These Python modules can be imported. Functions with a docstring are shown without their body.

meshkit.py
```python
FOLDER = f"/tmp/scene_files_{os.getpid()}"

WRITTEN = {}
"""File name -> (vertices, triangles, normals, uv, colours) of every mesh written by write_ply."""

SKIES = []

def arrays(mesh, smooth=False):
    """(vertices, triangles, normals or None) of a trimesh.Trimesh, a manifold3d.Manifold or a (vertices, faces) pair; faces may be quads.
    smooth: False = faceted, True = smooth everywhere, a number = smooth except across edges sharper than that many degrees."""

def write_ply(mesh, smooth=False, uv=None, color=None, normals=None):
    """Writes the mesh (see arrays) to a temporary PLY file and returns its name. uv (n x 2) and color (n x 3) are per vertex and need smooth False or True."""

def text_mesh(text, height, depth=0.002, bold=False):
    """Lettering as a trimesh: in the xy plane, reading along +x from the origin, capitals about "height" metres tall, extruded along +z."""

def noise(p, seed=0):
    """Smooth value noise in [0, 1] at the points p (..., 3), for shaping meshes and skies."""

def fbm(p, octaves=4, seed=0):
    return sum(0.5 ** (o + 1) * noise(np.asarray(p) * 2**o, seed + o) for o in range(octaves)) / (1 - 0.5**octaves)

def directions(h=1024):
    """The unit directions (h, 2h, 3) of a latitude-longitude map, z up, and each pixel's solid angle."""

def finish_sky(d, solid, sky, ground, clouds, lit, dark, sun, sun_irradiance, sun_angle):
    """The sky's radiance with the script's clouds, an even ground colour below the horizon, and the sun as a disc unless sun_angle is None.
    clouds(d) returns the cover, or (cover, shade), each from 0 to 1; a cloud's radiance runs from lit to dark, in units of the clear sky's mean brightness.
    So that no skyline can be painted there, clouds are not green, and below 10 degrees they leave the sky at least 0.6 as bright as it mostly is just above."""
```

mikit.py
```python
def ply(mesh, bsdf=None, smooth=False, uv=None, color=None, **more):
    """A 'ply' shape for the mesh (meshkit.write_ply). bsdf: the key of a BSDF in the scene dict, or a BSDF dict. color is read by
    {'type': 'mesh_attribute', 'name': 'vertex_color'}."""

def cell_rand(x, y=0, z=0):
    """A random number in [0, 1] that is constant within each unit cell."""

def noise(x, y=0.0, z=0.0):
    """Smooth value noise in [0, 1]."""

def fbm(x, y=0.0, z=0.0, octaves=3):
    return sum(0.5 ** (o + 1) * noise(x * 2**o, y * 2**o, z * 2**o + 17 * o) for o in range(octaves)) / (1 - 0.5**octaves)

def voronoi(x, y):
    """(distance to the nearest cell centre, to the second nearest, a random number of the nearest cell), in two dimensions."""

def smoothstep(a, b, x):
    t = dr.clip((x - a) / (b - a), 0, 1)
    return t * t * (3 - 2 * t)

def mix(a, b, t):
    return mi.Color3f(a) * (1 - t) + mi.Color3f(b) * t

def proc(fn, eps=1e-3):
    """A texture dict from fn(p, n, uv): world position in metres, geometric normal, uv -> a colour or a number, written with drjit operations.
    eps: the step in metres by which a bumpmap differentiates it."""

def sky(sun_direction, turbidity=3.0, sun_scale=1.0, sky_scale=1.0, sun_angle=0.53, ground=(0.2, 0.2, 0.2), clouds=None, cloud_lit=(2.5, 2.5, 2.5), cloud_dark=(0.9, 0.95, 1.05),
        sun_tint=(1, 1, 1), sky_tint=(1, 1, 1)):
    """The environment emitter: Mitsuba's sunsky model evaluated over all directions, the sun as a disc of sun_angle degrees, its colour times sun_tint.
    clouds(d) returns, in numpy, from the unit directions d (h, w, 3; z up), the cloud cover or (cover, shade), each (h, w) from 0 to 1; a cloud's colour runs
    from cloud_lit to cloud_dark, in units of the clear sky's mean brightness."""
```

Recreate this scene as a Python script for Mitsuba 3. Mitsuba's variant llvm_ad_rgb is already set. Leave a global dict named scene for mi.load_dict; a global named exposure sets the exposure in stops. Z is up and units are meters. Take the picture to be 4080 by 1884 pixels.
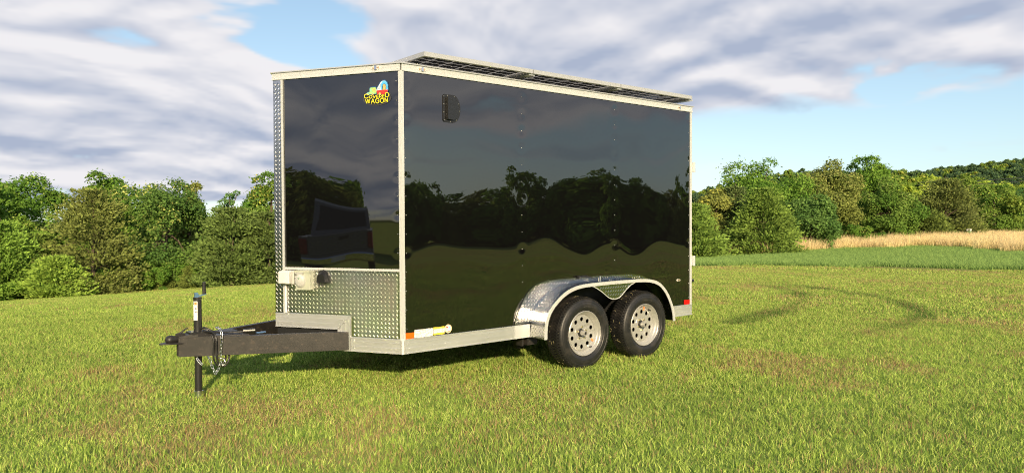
import math, random
import numpy as np, trimesh, mitsuba as mi, drjit as dr, mikit, meshkit
import shapely
from shapely.geometry import Polygon, Point, box as sbox
from scipy.interpolate import RBFInterpolator, RegularGridInterpolator

T = mi.ScalarTransform4f
scene, labels = {}, {}
random.seed(7)
RNG = np.random.default_rng(11)

# ------------------------------------------------------------------ camera, sky, exposure
CAM = np.array([-3.0534, -5.1095, 1.0789])
RIGHT = np.array([0.77301799, -0.63436933, -0.00432799])
DOWN = np.array([-0.01822375, -0.0153862, -0.99971554])
FWD = np.array([0.63412229, 0.77287697, -0.0234544])
M = np.eye(4); M[:3, 0] = -RIGHT; M[:3, 1] = -DOWN; M[:3, 2] = FWD; M[:3, 3] = CAM
scene['camera'] = {'type': 'perspective', 'fov': 69.687, 'fov_axis': 'x', 'near_clip': 0.05, 'far_clip': 6000.0, 'to_world': T(M.tolist())}
exposure = 2.85
SUN_AZ, SUN_EL = math.radians(242), math.radians(20)
SUN = [math.cos(SUN_AZ) * math.cos(SUN_EL), math.sin(SUN_AZ) * math.cos(SUN_EL), math.sin(SUN_EL)]


def clouds(d):
    az = np.arctan2(d[..., 1], d[..., 0])
    el = np.degrees(np.arcsin(np.clip(d[..., 2], -1, 1)))

    def deck(e):
        """density of the broken stratocumulus deck at elevation e (degrees), its rolls seen in perspective."""
        s = np.sin(np.radians(np.clip(e, 0, 90)))
        k = 1.0 / (s + 0.125)
        x, y = np.cos(az) * k, np.sin(az) * k
        # along and across the wind
        a = math.radians(-38)
        u, v = x * math.cos(a) - y * math.sin(a), x * math.sin(a) + y * math.cos(a)
        Q = np.stack([u * 0.72, v * 0.92, np.zeros_like(u)], -1)
        wp = np.stack([meshkit.fbm(Q * 1.1 + 3.1, 3, 5), meshkit.fbm(Q * 1.1 + 9.7, 3, 6), np.zeros_like(u)], -1) - 0.5
        Q = Q + wp * 0.8
        big = meshkit.fbm(Q * 0.62 + 11.1, 2, 2)
        mid = meshkit.fbm(Q * 1.9 + 7.7, 3, 12)
        fine = meshkit.fbm(Q * 4.6 + 4.0, 5, 9)
        return 0.39 * big + 0.32 * mid + 0.29 * fine, fine, mid

    dens, fine, mid = deck(el)
    above, _, _ = deck(el + 1.1)
    # the deck ends towards the south-east; its edge rises to the right of the picture
    azd = np.degrees(az)
    edge = np.interp(azd, [-180, -150, -110, -50, 10, 37, 52, 180], [0.5, 0.5, 6.0, 7.0, 10.0, 7.4, 1.2, 0.5]) + 3.0 * (mid - 0.5) + 2.2 * (fine - 0.5)
    inside = np.clip((el - edge) / 0.9 + 0.5, 0, 1)
    cover = np.clip((dens - 0.392) / 0.048, 0, 1)
    cover = cover * cover * (3 - 2 * cover) * inside
    # the deck thins out to deep blue overhead
    cover = cover * (1 - 0.85 * np.clip((el - 22) / 14, 0, 1))
    # wisps under the deck
    cover = np.maximum(cover, 0.35 * (1 - inside) * np.clip((mid - 0.66) / 0.1, 0, 1))
    shade = np.clip(0.40 + (above - dens) * 5.5 + (dens - 0.5) * 1.6 + 0.9 * (0.5 - fine), 0, 1)
    return cover, shade


scene['sky'] = mikit.sky(SUN, turbidity=3.6, sun_scale=0.85, sky_scale=0.95, sun_tint=(0.91, 1.0, 1.12), clouds=clouds, cloud_lit=(1.78, 1.75, 1.80), cloud_dark=(0.84, 0.97, 1.26), sky_tint=(1.0, 0.985, 1.02), ground=(0.10, 0.13, 0.04))


# ------------------------------------------------------------------ helpers
def numbered(name):
    if not any(k == name or k.startswith(name + '__') for k in scene):
        return name
    i = 1
    while any(k == f'{name}_{i:03d}' or k.startswith(f'{name}_{i:03d}__') for k in scene):
        i += 1
    return f'{name}_{i:03d}'


USED = {}


def part_key(parent, name):
    full = parent + '__' + name
    n = USED.get(full, 0)
    USED[full] = n + 1
    return full if n == 0 else f'{full}_{n:03d}'


def part(parent, name, mesh, mat, smooth=30, label=None, stuff=False, **kw):
    k = part_key(parent, name)
    scene[k] = mikit.ply(mesh, mat, smooth=smooth, **kw)
    if label or stuff:
        labels[k] = {}
        if label: labels[k]['label'] = label
        if stuff: labels[k]['kind'] = 'stuff'
    return k


def bsdf(name, d):
    scene[name] = d
    return name


cat = trimesh.util.concatenate


def box(x0, x1, y0, y1, z0, z1, bev=0.0):
    if bev < 0.0035: bev = 0
    if bev <= 0:
        m = trimesh.creation.box([x1 - x0, y1 - y0, z1 - z0])
        m.apply_translation([(x0 + x1) / 2, (y0 + y1) / 2, (z0 + z1) / 2])
        return m
    pts = []
    for x, sx in ((x0, 1), (x1, -1)):
        for y, sy in ((y0, 1), (y1, -1)):
            for z, sz in ((z0, 1), (z1, -1)):
                pts += [(x + sx * bev, y + sy * bev, z), (x + sx * bev, y, z + sz * bev), (x, y + sy * bev, z + sz * bev)]
    return trimesh.convex.convex_hull(np.array(pts))


def cyl(p0, p1, r, n=16, r1=None):
    p0, p1 = np.array(p0, float), np.array(p1, float)
    return tube([p0, p1], [r, r if r1 is None else r1], n)


def tube(path, r, n=8, caps=True, closed=False):
    P = np.asarray(path, float)
    r = np.broadcast_to(r, len(P))
    t = (np.roll(P, -1, 0) - np.roll(P, 1, 0)) if closed else np.gradient(P, axis=0)
    t /= np.maximum(np.linalg.norm(t, axis=1, keepdims=True), 1e-9)
    up = np.array([0, 0, 1.0]) if abs(t[0][2]) < 0.9 else np.array([1.0, 0, 0])
    u = np.cross(t[0], up); u /= np.linalg.norm(u)
    a = np.arange(n) * 2 * np.pi / n
    V = []
    for i in range(len(P)):
        u = u - t[i] * (u @ t[i]); u /= max(np.linalg.norm(u), 1e-9)
        w = np.cross(t[i], u)
        V.append(P[i] + r[i] * (np.cos(a)[:, None] * u + np.sin(a)[:, None] * w))
    V = np.vstack(V)
    F = []
    m = len(P)
    for i in range(m if closed else m - 1):
        j = (i + 1) % m
        for k in range(n):
            k2 = (k + 1) % n
            F += [[i * n + k, i * n + k2, j * n + k2], [i * n + k, j * n + k2, j * n + k]]
    if caps and not closed:
        V = np.vstack([V, P[0], P[-1]])
        c0, c1 = m * n, m * n + 1
        for k in range(n):
            k2 = (k + 1) % n
            F += [[c0, k2, k], [c1, (m - 1) * n + k, (m - 1) * n + k2]]
    return trimesh.Trimesh(V, F, process=False)


def lathe(profile, n=48):
    """profile: (r, h) pairs, revolved about local z."""
    return trimesh.creation.revolve(np.asarray(profile, float), sections=n)


def frame(mesh, O, X, Y, Z):
    A = np.eye(4)
    A[:3, 0], A[:3, 1], A[:3, 2], A[:3, 3] = X, Y, Z, O
    m = mesh.copy() if hasattr(mesh, 'copy') else mesh
    m.apply_transform(A)
    return m


W = 1.026
L, H, TB, KZ, TT, NS, NX = 3.735, 2.323, 2.262, 0.119, 0.668, 0.174, 0.634
LV = math.hypot(NX, W)
DV = np.array([-NX, W, 0]) / LV
ZU = np.array([0, 0, 1.0])
NV = np.array([-W, -NX, 0]) / LV
DV2 = np.array([NX, W, 0]) / LV
NV2 = np.array([-W, NX, 0]) / LV


def VF(m, w=0.0):
    """local (u, v, w): u = minus the distance from the near corner along the front face, v up, w outwards."""
    return frame(m, NV * w, -DV, ZU, NV)


def VF2(m, w=0.0):
    return frame(m, np.array([0, 2 * W, 0]) + NV2 * w, np.array([-NX, -W, 0]) / LV, ZU, NV2)


def SF(m, w=0.0):
    return frame(m, np.array([0, -w, 0]), np.array([1.0, 0, 0]), ZU, np.array([0, -1.0, 0]))


def SF2(m, w=0.0):
    return frame(m, np.array([L, 2 * W + w, 0]), np.array([-1.0, 0, 0]), ZU, np.array([0, 1.0, 0]))


def RF(m, w=0.0):
    return frame(m, np.array([L + w, 0, 0]), np.array([0, 1.0, 0]), ZU, np.array([1.0, 0, 0]))


def poly_plate(poly, t):
    if not isinstance(poly, (Polygon, shapely.MultiPolygon)):
        poly = Polygon(poly)
    gs = getattr(poly, 'geoms', [poly])
    return cat([trimesh.creation.extrude_polygon(g, t, engine='earcut') for g in gs])


def extrude_profile(profile, u0, u1):
    """profile: closed list of (v, w); swept along u from u0(v) to u1(v)."""
    f0 = u0 if callable(u0) else (lambda v: u0)
    f1 = u1 if callable(u1) else (lambda v: u1)
    pr = list(profile)
    n = len(pr)
    V = [(f0(v), v, w) for v, w in pr] + [(f1(v), v, w) for v, w in pr]
    F = []
    for i in range(n):
        j = (i + 1) % n
        F += [[i, j, n + j], [i, n + j, n + i]]
    pv, pf = trimesh.creation.triangulate_polygon(Polygon(pr), engine='earcut')
    idx = [int(np.argmin(np.linalg.norm(np.array(pr) - p, axis=1))) for p in pv]
    F += [[idx[a], idx[c], idx[b]] for a, b, c in pf] + [[n + idx[a], n + idx[b], n + idx[c]] for a, b, c in pf]
    m = trimesh.Trimesh(np.array(V, float), F, process=False)
    trimesh.repair.fix_normals(m)
    return m


# ------------------------------------------------------------------ materials
P_ = lambda c, r, m=0.0, **k: {'type': 'principled', 'base_color': {'type': 'rgb', 'value': list(c)}, 'roughness': r, 'metallic': m, **k}
two = lambda d: {'type': 'twosided', 'b': d}
thin = lambda tex, r=0.55, t=0.75: {'type': 'principledthin', 'base_color': tex, 'roughness': r, 'diff_trans': t, 'spec_trans': 0.0, 'eta': 1.35}

bsdf('black_gloss_paint', {'type': 'plastic', 'int_ior': 2.05, 'diffuse_reflectance': {'type': 'rgb', 'value': [0.0035, 0.0035, 0.0038]}})
bsdf('body_black', two(P_((0.012, 0.012, 0.013), 0.5)))


def mill_fn(p, n, uv):
    s = mikit.fbm(p.x * 3 + p.y * 2, p.z * 30, p.y * 3, 2)
    b = mikit.fbm(p.x * 6, p.y * 6, p.z * 9, 3)
    return mi.Color3f(0.74, 0.745, 0.73) * (0.86 + 0.16 * s + 0.10 * (b - 0.5))


bsdf('mill_aluminium', two({'type': 'principled', 'base_color': mikit.proc(mill_fn), 'metallic': 0.72, 'roughness': 0.42}))
bsdf('white_trim', two(P_((0.58, 0.59, 0.585), 0.38, 0.3)))


def tread_rough(p, n, uv):
    return 0.03 + 0.07 * mikit.fbm(p.x * 5, p.y * 5, p.z * 5, 3)


def tread_col(p, n, uv):
    b = mikit.fbm(p.x * 9 + 5, p.y * 9, p.z * 9, 3)
    return mi.Color3f(0.68, 0.68, 0.67) * (0.78 + 0.34 * b)


bsdf('tread_plate_metal', two({'type': 'roughconductor', 'material': 'Al', 'distribution': 'beckmann', 'alpha': mikit.proc(tread_rough), 'specular_reflectance': mikit.proc(tread_col)}))
bsdf('tread_lug_metal', two({'type': 'roughconductor', 'material': 'Al', 'distribution': 'beckmann', 'alpha': 0.12, 'specular_reflectance': {'type': 'rgb', 'value': [0.48, 0.48, 0.47]}}))
bsdf('zinc', two(P_((0.72, 0.74, 0.76), 0.25, 1.0)))
bsdf('rivet_steel', two(P_((0.70, 0.69, 0.66), 0.3, 0.9)))


def rubber_fn(p, n, uv):
    g = mikit.fbm(p.x * 14, p.y * 14, p.z * 14, 4)
    return mikit.mix((0.012, 0.012, 0.0125), (0.034, 0.030, 0.027), mikit.smoothstep(0.42, 0.75, g) * 0.7)


bsdf('tyre_rubber', two({'type': 'principled', 'base_color': mikit.proc(rubber_fn), 'roughness': 0.48, 'specular': 0.5}))
bsdf('rubber_letter', two(P_((0.10, 0.095, 0.09), 0.45)))
bsdf('rim_silver', two(P_((0.42, 0.415, 0.395), 0.36, 0.4)))
bsdf('brass_nut', two(P_((0.80, 0.74, 0.52), 0.25, 1.0)))
bsdf('dry_clipping', two(P_((0.34, 0.30, 0.16), 0.8)))
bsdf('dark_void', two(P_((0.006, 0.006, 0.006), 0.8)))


def frame_paint_fn(p, n, uv):
    b = mikit.fbm(p.x * 40, p.y * 40, p.z * 40, 3)
    r = mikit.fbm(p.x * 15 + 3, p.y * 15, p.z * 15, 4)
    c = mikit.mix((0.016, 0.015, 0.015), (0.026, 0.023, 0.022), mikit.smoothstep(0.35, 0.75, r))
    return mikit.mix(c, (0.06, 0.045, 0.035), mikit.smoothstep(0.64, 0.74, b) * 0.5)


bsdf('frame_paint', two({'type': 'principled', 'base_color': mikit.proc(frame_paint_fn), 'roughness': 0.45, 'specular': 0.5}))
bsdf('black_plastic', two(P_((0.014, 0.014, 0.015), 0.28)))
bsdf('black_satin', two(P_((0.018, 0.018, 0.019), 0.38)))
bsdf('grey_plastic', two(P_((0.44, 0.44, 0.42), 0.45)))
bsdf('pale_grey_plastic', two(P_((0.60, 0.60, 0.58), 0.42)))
bsdf('grey_green_paint', two(P_((0.40, 0.42, 0.34), 0.4)))
bsdf('white_plastic', two(P_((0.74, 0.73, 0.70), 0.4)))
bsdf('green_mark', two(P_((0.04, 0.22, 0.09), 0.5)))
bsdf('blue_zinc', two(P_((0.25, 0.45, 0.75), 0.3, 0.8)))
bsdf('orange_reflector', two(P_((0.90, 0.13, 0.008), 0.25)))
bsdf('red_reflector', two(P_((0.72, 0.006, 0.006), 0.25)))
bsdf('lamp_lens', two(P_((0.72, 0.69, 0.65), 0.12)))
bsdf('lamp_amber', two(P_((0.45, 0.30, 0.22), 0.2)))


def print_rows(p, n, uv):
    row = p.z * 130.0
    on = mikit.smoothstep(0.30, 0.45, row - dr.floor(row)) * (1 - mikit.smoothstep(0.70, 0.85, row - dr.floor(row)))
    word = mikit.smoothstep(0.38, 0.5, mikit.noise(p.x * 110, dr.floor(row) * 7.3, 0.0))
    col = mikit.smoothstep(0.3, 0.4, mikit.noise(p.x * 22, dr.floor(row) * 3.1, 4.0))
    return mikit.mix((0.78, 0.77, 0.74), (0.20, 0.20, 0.20), on * word * col)


def yellow_rows(p, n, uv):
    row = p.z * 150.0
    on = mikit.smoothstep(0.30, 0.45, row - dr.floor(row)) * (1 - mikit.smoothstep(0.70, 0.85, row - dr.floor(row)))
    word = mikit.smoothstep(0.42, 0.5, mikit.noise(p.x * 120, dr.floor(row) * 5.3, 0.0))
    base = mikit.mix((0.80, 0.79, 0.75), (0.85, 0.72, 0.05), dr.maximum(mikit.smoothstep(0.172, 0.174, p.z), 1 - mikit.smoothstep(0.138, 0.140, p.z)))
    return mikit.mix(base, (0.16, 0.16, 0.15), on * word * 0.9)


bsdf('certificate_print', two({'type': 'principled', 'base_color': mikit.proc(print_rows), 'roughness': 0.45}))
bsdf('placard_print', two({'type': 'principled', 'base_color': mikit.proc(yellow_rows), 'roughness': 0.45}))
bsdf('sticker_cream', two(P_((0.86, 0.66, 0.40), 0.45)))
bsdf('sticker_white', two(P_((0.82, 0.80, 0.76), 0.45)))
bsdf('print_black', two(P_((0.02, 0.02, 0.02), 0.5)))
bsdf('print_orange', two(P_((0.80, 0.25, 0.08), 0.5)))
bsdf('logo_black', two(P_((0.012, 0.016, 0.02), 0.3)))
bsdf('logo_grey', two(P_((0.045, 0.045, 0.05), 0.3)))
bsdf('logo_yellow', two(P_((0.92, 0.80, 0.02), 0.4)))
bsdf('logo_green', two(P_((0.36, 0.62, 0.16), 0.4)))
bsdf('logo_teal', two(P_((0.22, 0.52, 0.42), 0.4)))
bsdf('logo_blue', two(P_((0.09, 0.42, 0.80), 0.4)))
bsdf('logo_pale', two(P_((0.80, 0.82, 0.86), 0.4)))
bsdf('logo_red', two(P_((0.75, 0.035, 0.03), 0.4)))
bsdf('logo_tan', two(P_((0.55, 0.38, 0.12), 0.5)))
bsdf('logo_darkblue', two(P_((0.02, 0.09, 0.22), 0.4)))
bsdf('solar_frame', two(P_((0.54, 0.54, 0.53), 0.4, 0.5)))
bsdf('solar_cell', two(P_((0.006, 0.006, 0.010), 0.22)))
bsdf('solar_glass', thin({'type': 'rgb', 'value': [0.62, 0.60, 0.58]}, 0.3, 1.0))
bsdf('roof_metal', two(P_((0.62, 0.62, 0.62), 0.4, 0.6)))
bsdf('truck_silver', two(P_((0.13, 0.135, 0.145), 0.3, 0.3)))
bsdf('truck_glass', two(P_((0.01, 0.011, 0.013), 0.06)))
bsdf('truck_dark', two(P_((0.015, 0.015, 0.016), 0.5)))
bsdf('tail_lamp_red', two(P_((0.16, 0.006, 0.006), 0.3)))
bsdf('chrome', two(P_((0.75, 0.75, 0.76), 0.12, 1.0)))

# ------------------------------------------------------------------ terrain
CTRL = [(0.34, 38.56, -2.83), (5.78, 35.41, -2.57), (11.5, 32.01, -2.25), (16.43, 27.98, -1.95), (22.27, 25.77, -1.75), (22.44, 14.03, -.91), (24.77, 8.24, -.8), (26.23, 3.15, -.76),
        (31.84, 20.53, -1.32), (38.43, 20.3, -1.27), (52.88, 18.8, -1.28), (55.55, 11.44, -1.05), (46.11, 24.35, -1.2), (62.21, 22.79, -1.05), (84.86, 19.73, -1.12),
        (-12, -1, -.34), (-16, 0, -.4), (-16, 6, -.6), (-12, 8, -.6), (-20, 20, -1.8), (-25, -20, -1), (0, -40, -1.2), (40, -40, -1.4), (0, -90, -2), (60, -70, -2), (-50, 0, -1.6),
        (-60, -60, -2), (90, -20, -1.6), (0, 60, -4), (-30, 45, -3.4), (30, 50, -3), (60, 50, -2.4), (110, 60, -2.5), (150, 0, -2)]
CTRL += [(x, y, -.34) for x in np.arange(-9, 8.1, 2) for y in np.arange(-9, 7.1, 2)]
CTRL += [(r * math.cos(math.radians(a)), r * math.sin(math.radians(a)), z) for a in range(0, 360, 20) for r, z in ((180, -4), (420, -6), (1500, -10))]
CTRL = np.array(CTRL)
RB = RBFInterpolator(CTRL[:, :2], CTRL[:, 2], kernel='linear', smoothing=0.3)
g = np.sinh(np.linspace(-5.6, 5.6, 181)) / math.sinh(5.6) * 2600
GX, GY = np.meshgrid(g, g, indexing='ij')
GZ = RB(np.stack([GX.ravel(), GY.ravel()], 1)).reshape(GX.shape)
from scipy.ndimage import gaussian_filter
GZ = gaussian_filter(GZ, 1.0)
GI = RegularGridInterpolator((g, g), GZ)


def ground_z(x, y):
    return GI(np.stack(np.broadcast_arrays(x, y), -1).astype(float))


def grid_mesh(X, Y, Z):
    n, m = X.shape
    V = np.stack([X.ravel(), Y.ravel(), Z.ravel()], 1)
    i, j = np.meshgrid(np.arange(n - 1), np.arange(m - 1), indexing='ij')
    a = (i * m + j).ravel()
    F = np.vstack([np.stack([a, a + m, a + m + 1], 1), np.stack([a, a + m + 1, a + 1], 1)])
    return V, F


TRACKS = [[(10.91, 5.15), (11.51, 4.61), (11.29, 3.48), (10.28, 2.37), (9.21, 1.66), (8.02, 1.17), (6.79, 0.85), (5.54, 0.62)],
          [(12.34, 4.73), (12.13, 3.5), (11.33, 1.95), (10.2, 0.62), (9.12, -0.27), (8.22, -0.69), (6.92, -0.91), (5.63, -0.95)]]


def lawn_tone(x, y):
    """(dry 0..1, dark 0..1): slow variation over the lawn - dry patches, mower lines, wheel tracks."""
    big = mikit.fbm(x * 0.55 + 3.0, y * 0.55, 1.0, 3)
    med = mikit.fbm(x * 1.9, y * 1.9, 5.0, 3)
    dry = mikit.smoothstep(0.50, 0.72, 0.55 * big + 0.45 * med)
    # dry strip that the trailer's nose stands over
    q = dr.square((x + 0.2 - 0.2 * y) / 1.7) + dr.square((y + 0.5) / 0.9)
    dry = dr.maximum(dry, dr.exp(-q) * mikit.smoothstep(0.3, 0.6, med) * 0.95)
    # wheel tracks where the trailer was swung round
    t = mi.Float(0)
    wob = (mikit.noise(x * 1.1, y * 1.1) - 0.5) * 0.25
    for tr in TRACKS:
        d2 = mi.Float(1e6)
        for (ax, ay), (bx, by) in zip(tr[:-1], tr[1:]):
            lx, ly = bx - ax, by - ay
            h = dr.clip(((x - ax) * lx + (y - ay) * ly) / (lx * lx + ly * ly), 0, 1)
            d2 = dr.minimum(d2, dr.square(x - ax - h * lx) + dr.square(y - ay - h * ly))
        t = dr.maximum(t, dr.exp(-dr.square((dr.sqrt(d2) + wob) / 0.16)))
    dark = t * (0.45 + 0.6 * mikit.noise(x * 2.3, y * 2.3, 9.0))
    mow = mikit.fbm((x * 0.62 + y * 0.78) * 0.10, (-x * 0.78 + y * 0.62) * 1.1, 2.0, 3)
    dry = dry + 0.5 * mikit.smoothstep(0.5, 0.7, mow) * mikit.smoothstep(8.0, 16.0, x)
    dry = dry + 0.20 * mikit.smoothstep(3.0, 12.0, x)
    return dr.clip(dry, 0, 1), dr.clip(dark + 0.22 * mikit.smoothstep(0.50, 0.70, mikit.fbm(x * 1.3 + 40, y * 1.3, 3.0, 3)), 0, 1)


def ground_fn(p, n, uv):
    dry, dark = lawn_tone(p.x, p.y)
    f = mikit.fbm(p.x * 11, p.y * 11, 0.0, 3)
    c = mikit.mix((0.16, 0.22, 0.050), (0.30, 0.37, 0.095), f)
    c = mikit.mix(c, (0.26, 0.20, 0.095), dry * 0.6)
    return mikit.mix(c, (0.08, 0.12, 0.026), dark * 0.6)


bsdf('ground_soil', {'type': 'diffuse', 'reflectance': mikit.proc(ground_fn)})
scene['ground'] = mikit.ply(grid_mesh(GX, GY, GZ), 'ground_soil', smooth=True)
labels['ground'] = {'kind': 'structure', 'label': 'gently sloping grassy field under the trailer and the trees', 'category': 'ground'}


# ------------------------------------------------------------------ grass
def grass_fn(p, n, uv):
    dry, dark = lawn_tone(p.x, p.y)
    r = uv.x
    c = mikit.mix((0.125, 0.225, 0.050), (0.325, 0.455, 0.085), mikit.smoothstep(0.0, 0.45, r))
    c = mikit.mix(c, (0.64, 0.735, 0.205), mikit.smoothstep(0.55, 1.0, r))
    c = mikit.mix(c, (0.085, 0.155, 0.040), dark * 0.85)
    dead = mikit.smoothstep(0.0, 0.02, 0.07 + 0.50 * dry - mikit.cell_rand(r * 3571.0))
    c = mikit.mix(c, mikit.mix((0.48, 0.38, 0.20), (0.36, 0.22, 0.11), mikit.cell_rand(r * 777.0)), dead * 0.9)
    return c


def hay_fn(p, n, uv):
    return mikit.mix((0.22, 0.36, 0.105), (0.37, 0.51, 0.155), uv.x)


def tan_fn(p, n, uv):
    g_ = mikit.mix((0.36, 0.38, 0.11), (0.82, 0.68, 0.37), mikit.smoothstep(0.15, 0.55, uv.y + 0.25 * (uv.x - 0.5)))
    v = mikit.fbm(p.x * 0.5, p.y * 0.5, 0.0, 3)
    return mikit.mix(g_, (0.68, 0.52, 0.32), mikit.smoothstep(0.5, 0.65, v) * 0.7 * uv.y)


bsdf('grass_blade', thin(mikit.proc(grass_fn), 0.5, 0.65))
bsdf('hay_blade', thin(mikit.proc(hay_fn), 0.5, 0.8))
bsdf('tan_blade', thin(mikit.proc(tan_fn), 0.6, 0.6))


def blades(size, n, h, w, lean, rng, clump=0.0):
    x = rng.uniform(-size / 2, size / 2, n); y = rng.uniform(-size / 2, size / 2, n)
    hh = h * rng.uniform(0.45, 1.15, n) * (1 + clump * (meshkit.noise(np.stack([x * 4 / size * 2, y * 4 / size * 2, x * 0], 1), int(rng.integers(99))) - 0.5))
    a = rng.uniform(0, 2 * np.pi, n); b = rng.uniform(0, 2 * np.pi, n)
    ln = lean * hh * rng.uniform(0.1, 1.0, n)
    ww = w * rng.uniform(0.6, 1.2, n)
    side = np.stack([np.cos(a), np.sin(a), a * 0], 1) * (ww / 2)[:, None]
    base = np.stack([x, y, np.full(n, -0.012)], 1)
    bend = np.stack([np.cos(b), np.sin(b), b * 0], 1)
    mid = base + bend * (0.30 * ln)[:, None] + np.stack([x * 0, x * 0, hh * 0.55], 1)
    tip = base + bend * ln[:, None] + np.stack([x * 0, x * 0, hh], 1)
    V = np.stack([base - side, base + side, mid - side * .8, mid + side * .8, tip], 1).reshape(-1, 3)
    k = np.arange(n)[:, None] * 5
    F = np.stack([k + [0, 1, 3], k + [0, 3, 2], k + [2, 3, 4]], 1).reshape(-1, 3)
    r = rng.random(n)
    UV = np.stack([np.repeat(r, 5), np.tile([0, 0, .6, .6, 1.0], n)], 1)
    return trimesh.Trimesh(V, F, process=False), UV


def patch_group(name, size, n, h, w, lean, mat, seed, clump=0.6):
    m, uv = blades(size, n, h, w, lean, np.random.default_rng(seed), clump)
    scene[name] = {'type': 'shapegroup', 'blades': mikit.ply(m, mat, smooth=False, uv=uv)}


def view_depth(x, y):
    return (x - CAM[0]) * FWD[0] + (y - CAM[1]) * FWD[1], (x - CAM[0]) * RIGHT[0] + (y - CAM[1]) * RIGHT[1]


HAY = Polygon([(18, 19.5), (22.44, 14.03), (24.77, 8.24), (26.23, 3.15), (27.5, -5), (46.5, -5), (46.5, 9.2), (44.8, 9.9), (54.9, 14.6), (52.9, 18.8), (38.4, 20.3), (31.8, 20.9), (26, 23.5)])
TAN = Polygon([(38.0, 20.1), (52.9, 18.7), (54.9, 14.5), (44.8, 9.8), (46.5, 9.1), (46.5, -5), (115, -5), (110, 15), (90, 21), (75, 23.5), (62, 24.5), (46, 26), (39, 24)])
TAN_I, HAY_I = TAN.buffer(0.1), HAY


def scatter(prefix, groups, cell, test, rng):
    n = 0
    for ix in range(-int(70 / cell), int(125 / cell)):
        for iy in range(-int(30 / cell), int(60 / cell)):
            x, y = (ix + .5) * cell, (iy + .5) * cell
            if not test(x, y):
                continue
            z = float(ground_z(x, y)); e = cell * 0.5
            sx = float(ground_z(x + e, y) - ground_z(x - e, y)) / (2 * e); sy = float(ground_z(x, y + e) - ground_z(x, y - e)) / (2 * e)
            q = int(rng.integers(4)) * math.pi / 2
            c, s = math.cos(q), math.sin(q)
            A = np.eye(4)
            A[:3, 0] = (c, s, sx * c + sy * s); A[:3, 1] = (-s, c, -sx * s + sy * c); A[:3, 2] = (0, 0, float(rng.uniform(0.85, 1.15))); A[:3, 3] = (x, y, z)
            n += 1
            scene[f'{prefix}__{n:03d}'] = {'type': 'instance', 'group': {'type': 'ref', 'id': groups[int(rng.integers(len(groups)))]}, 'to_world': T(A.tolist())}
    return n


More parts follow.
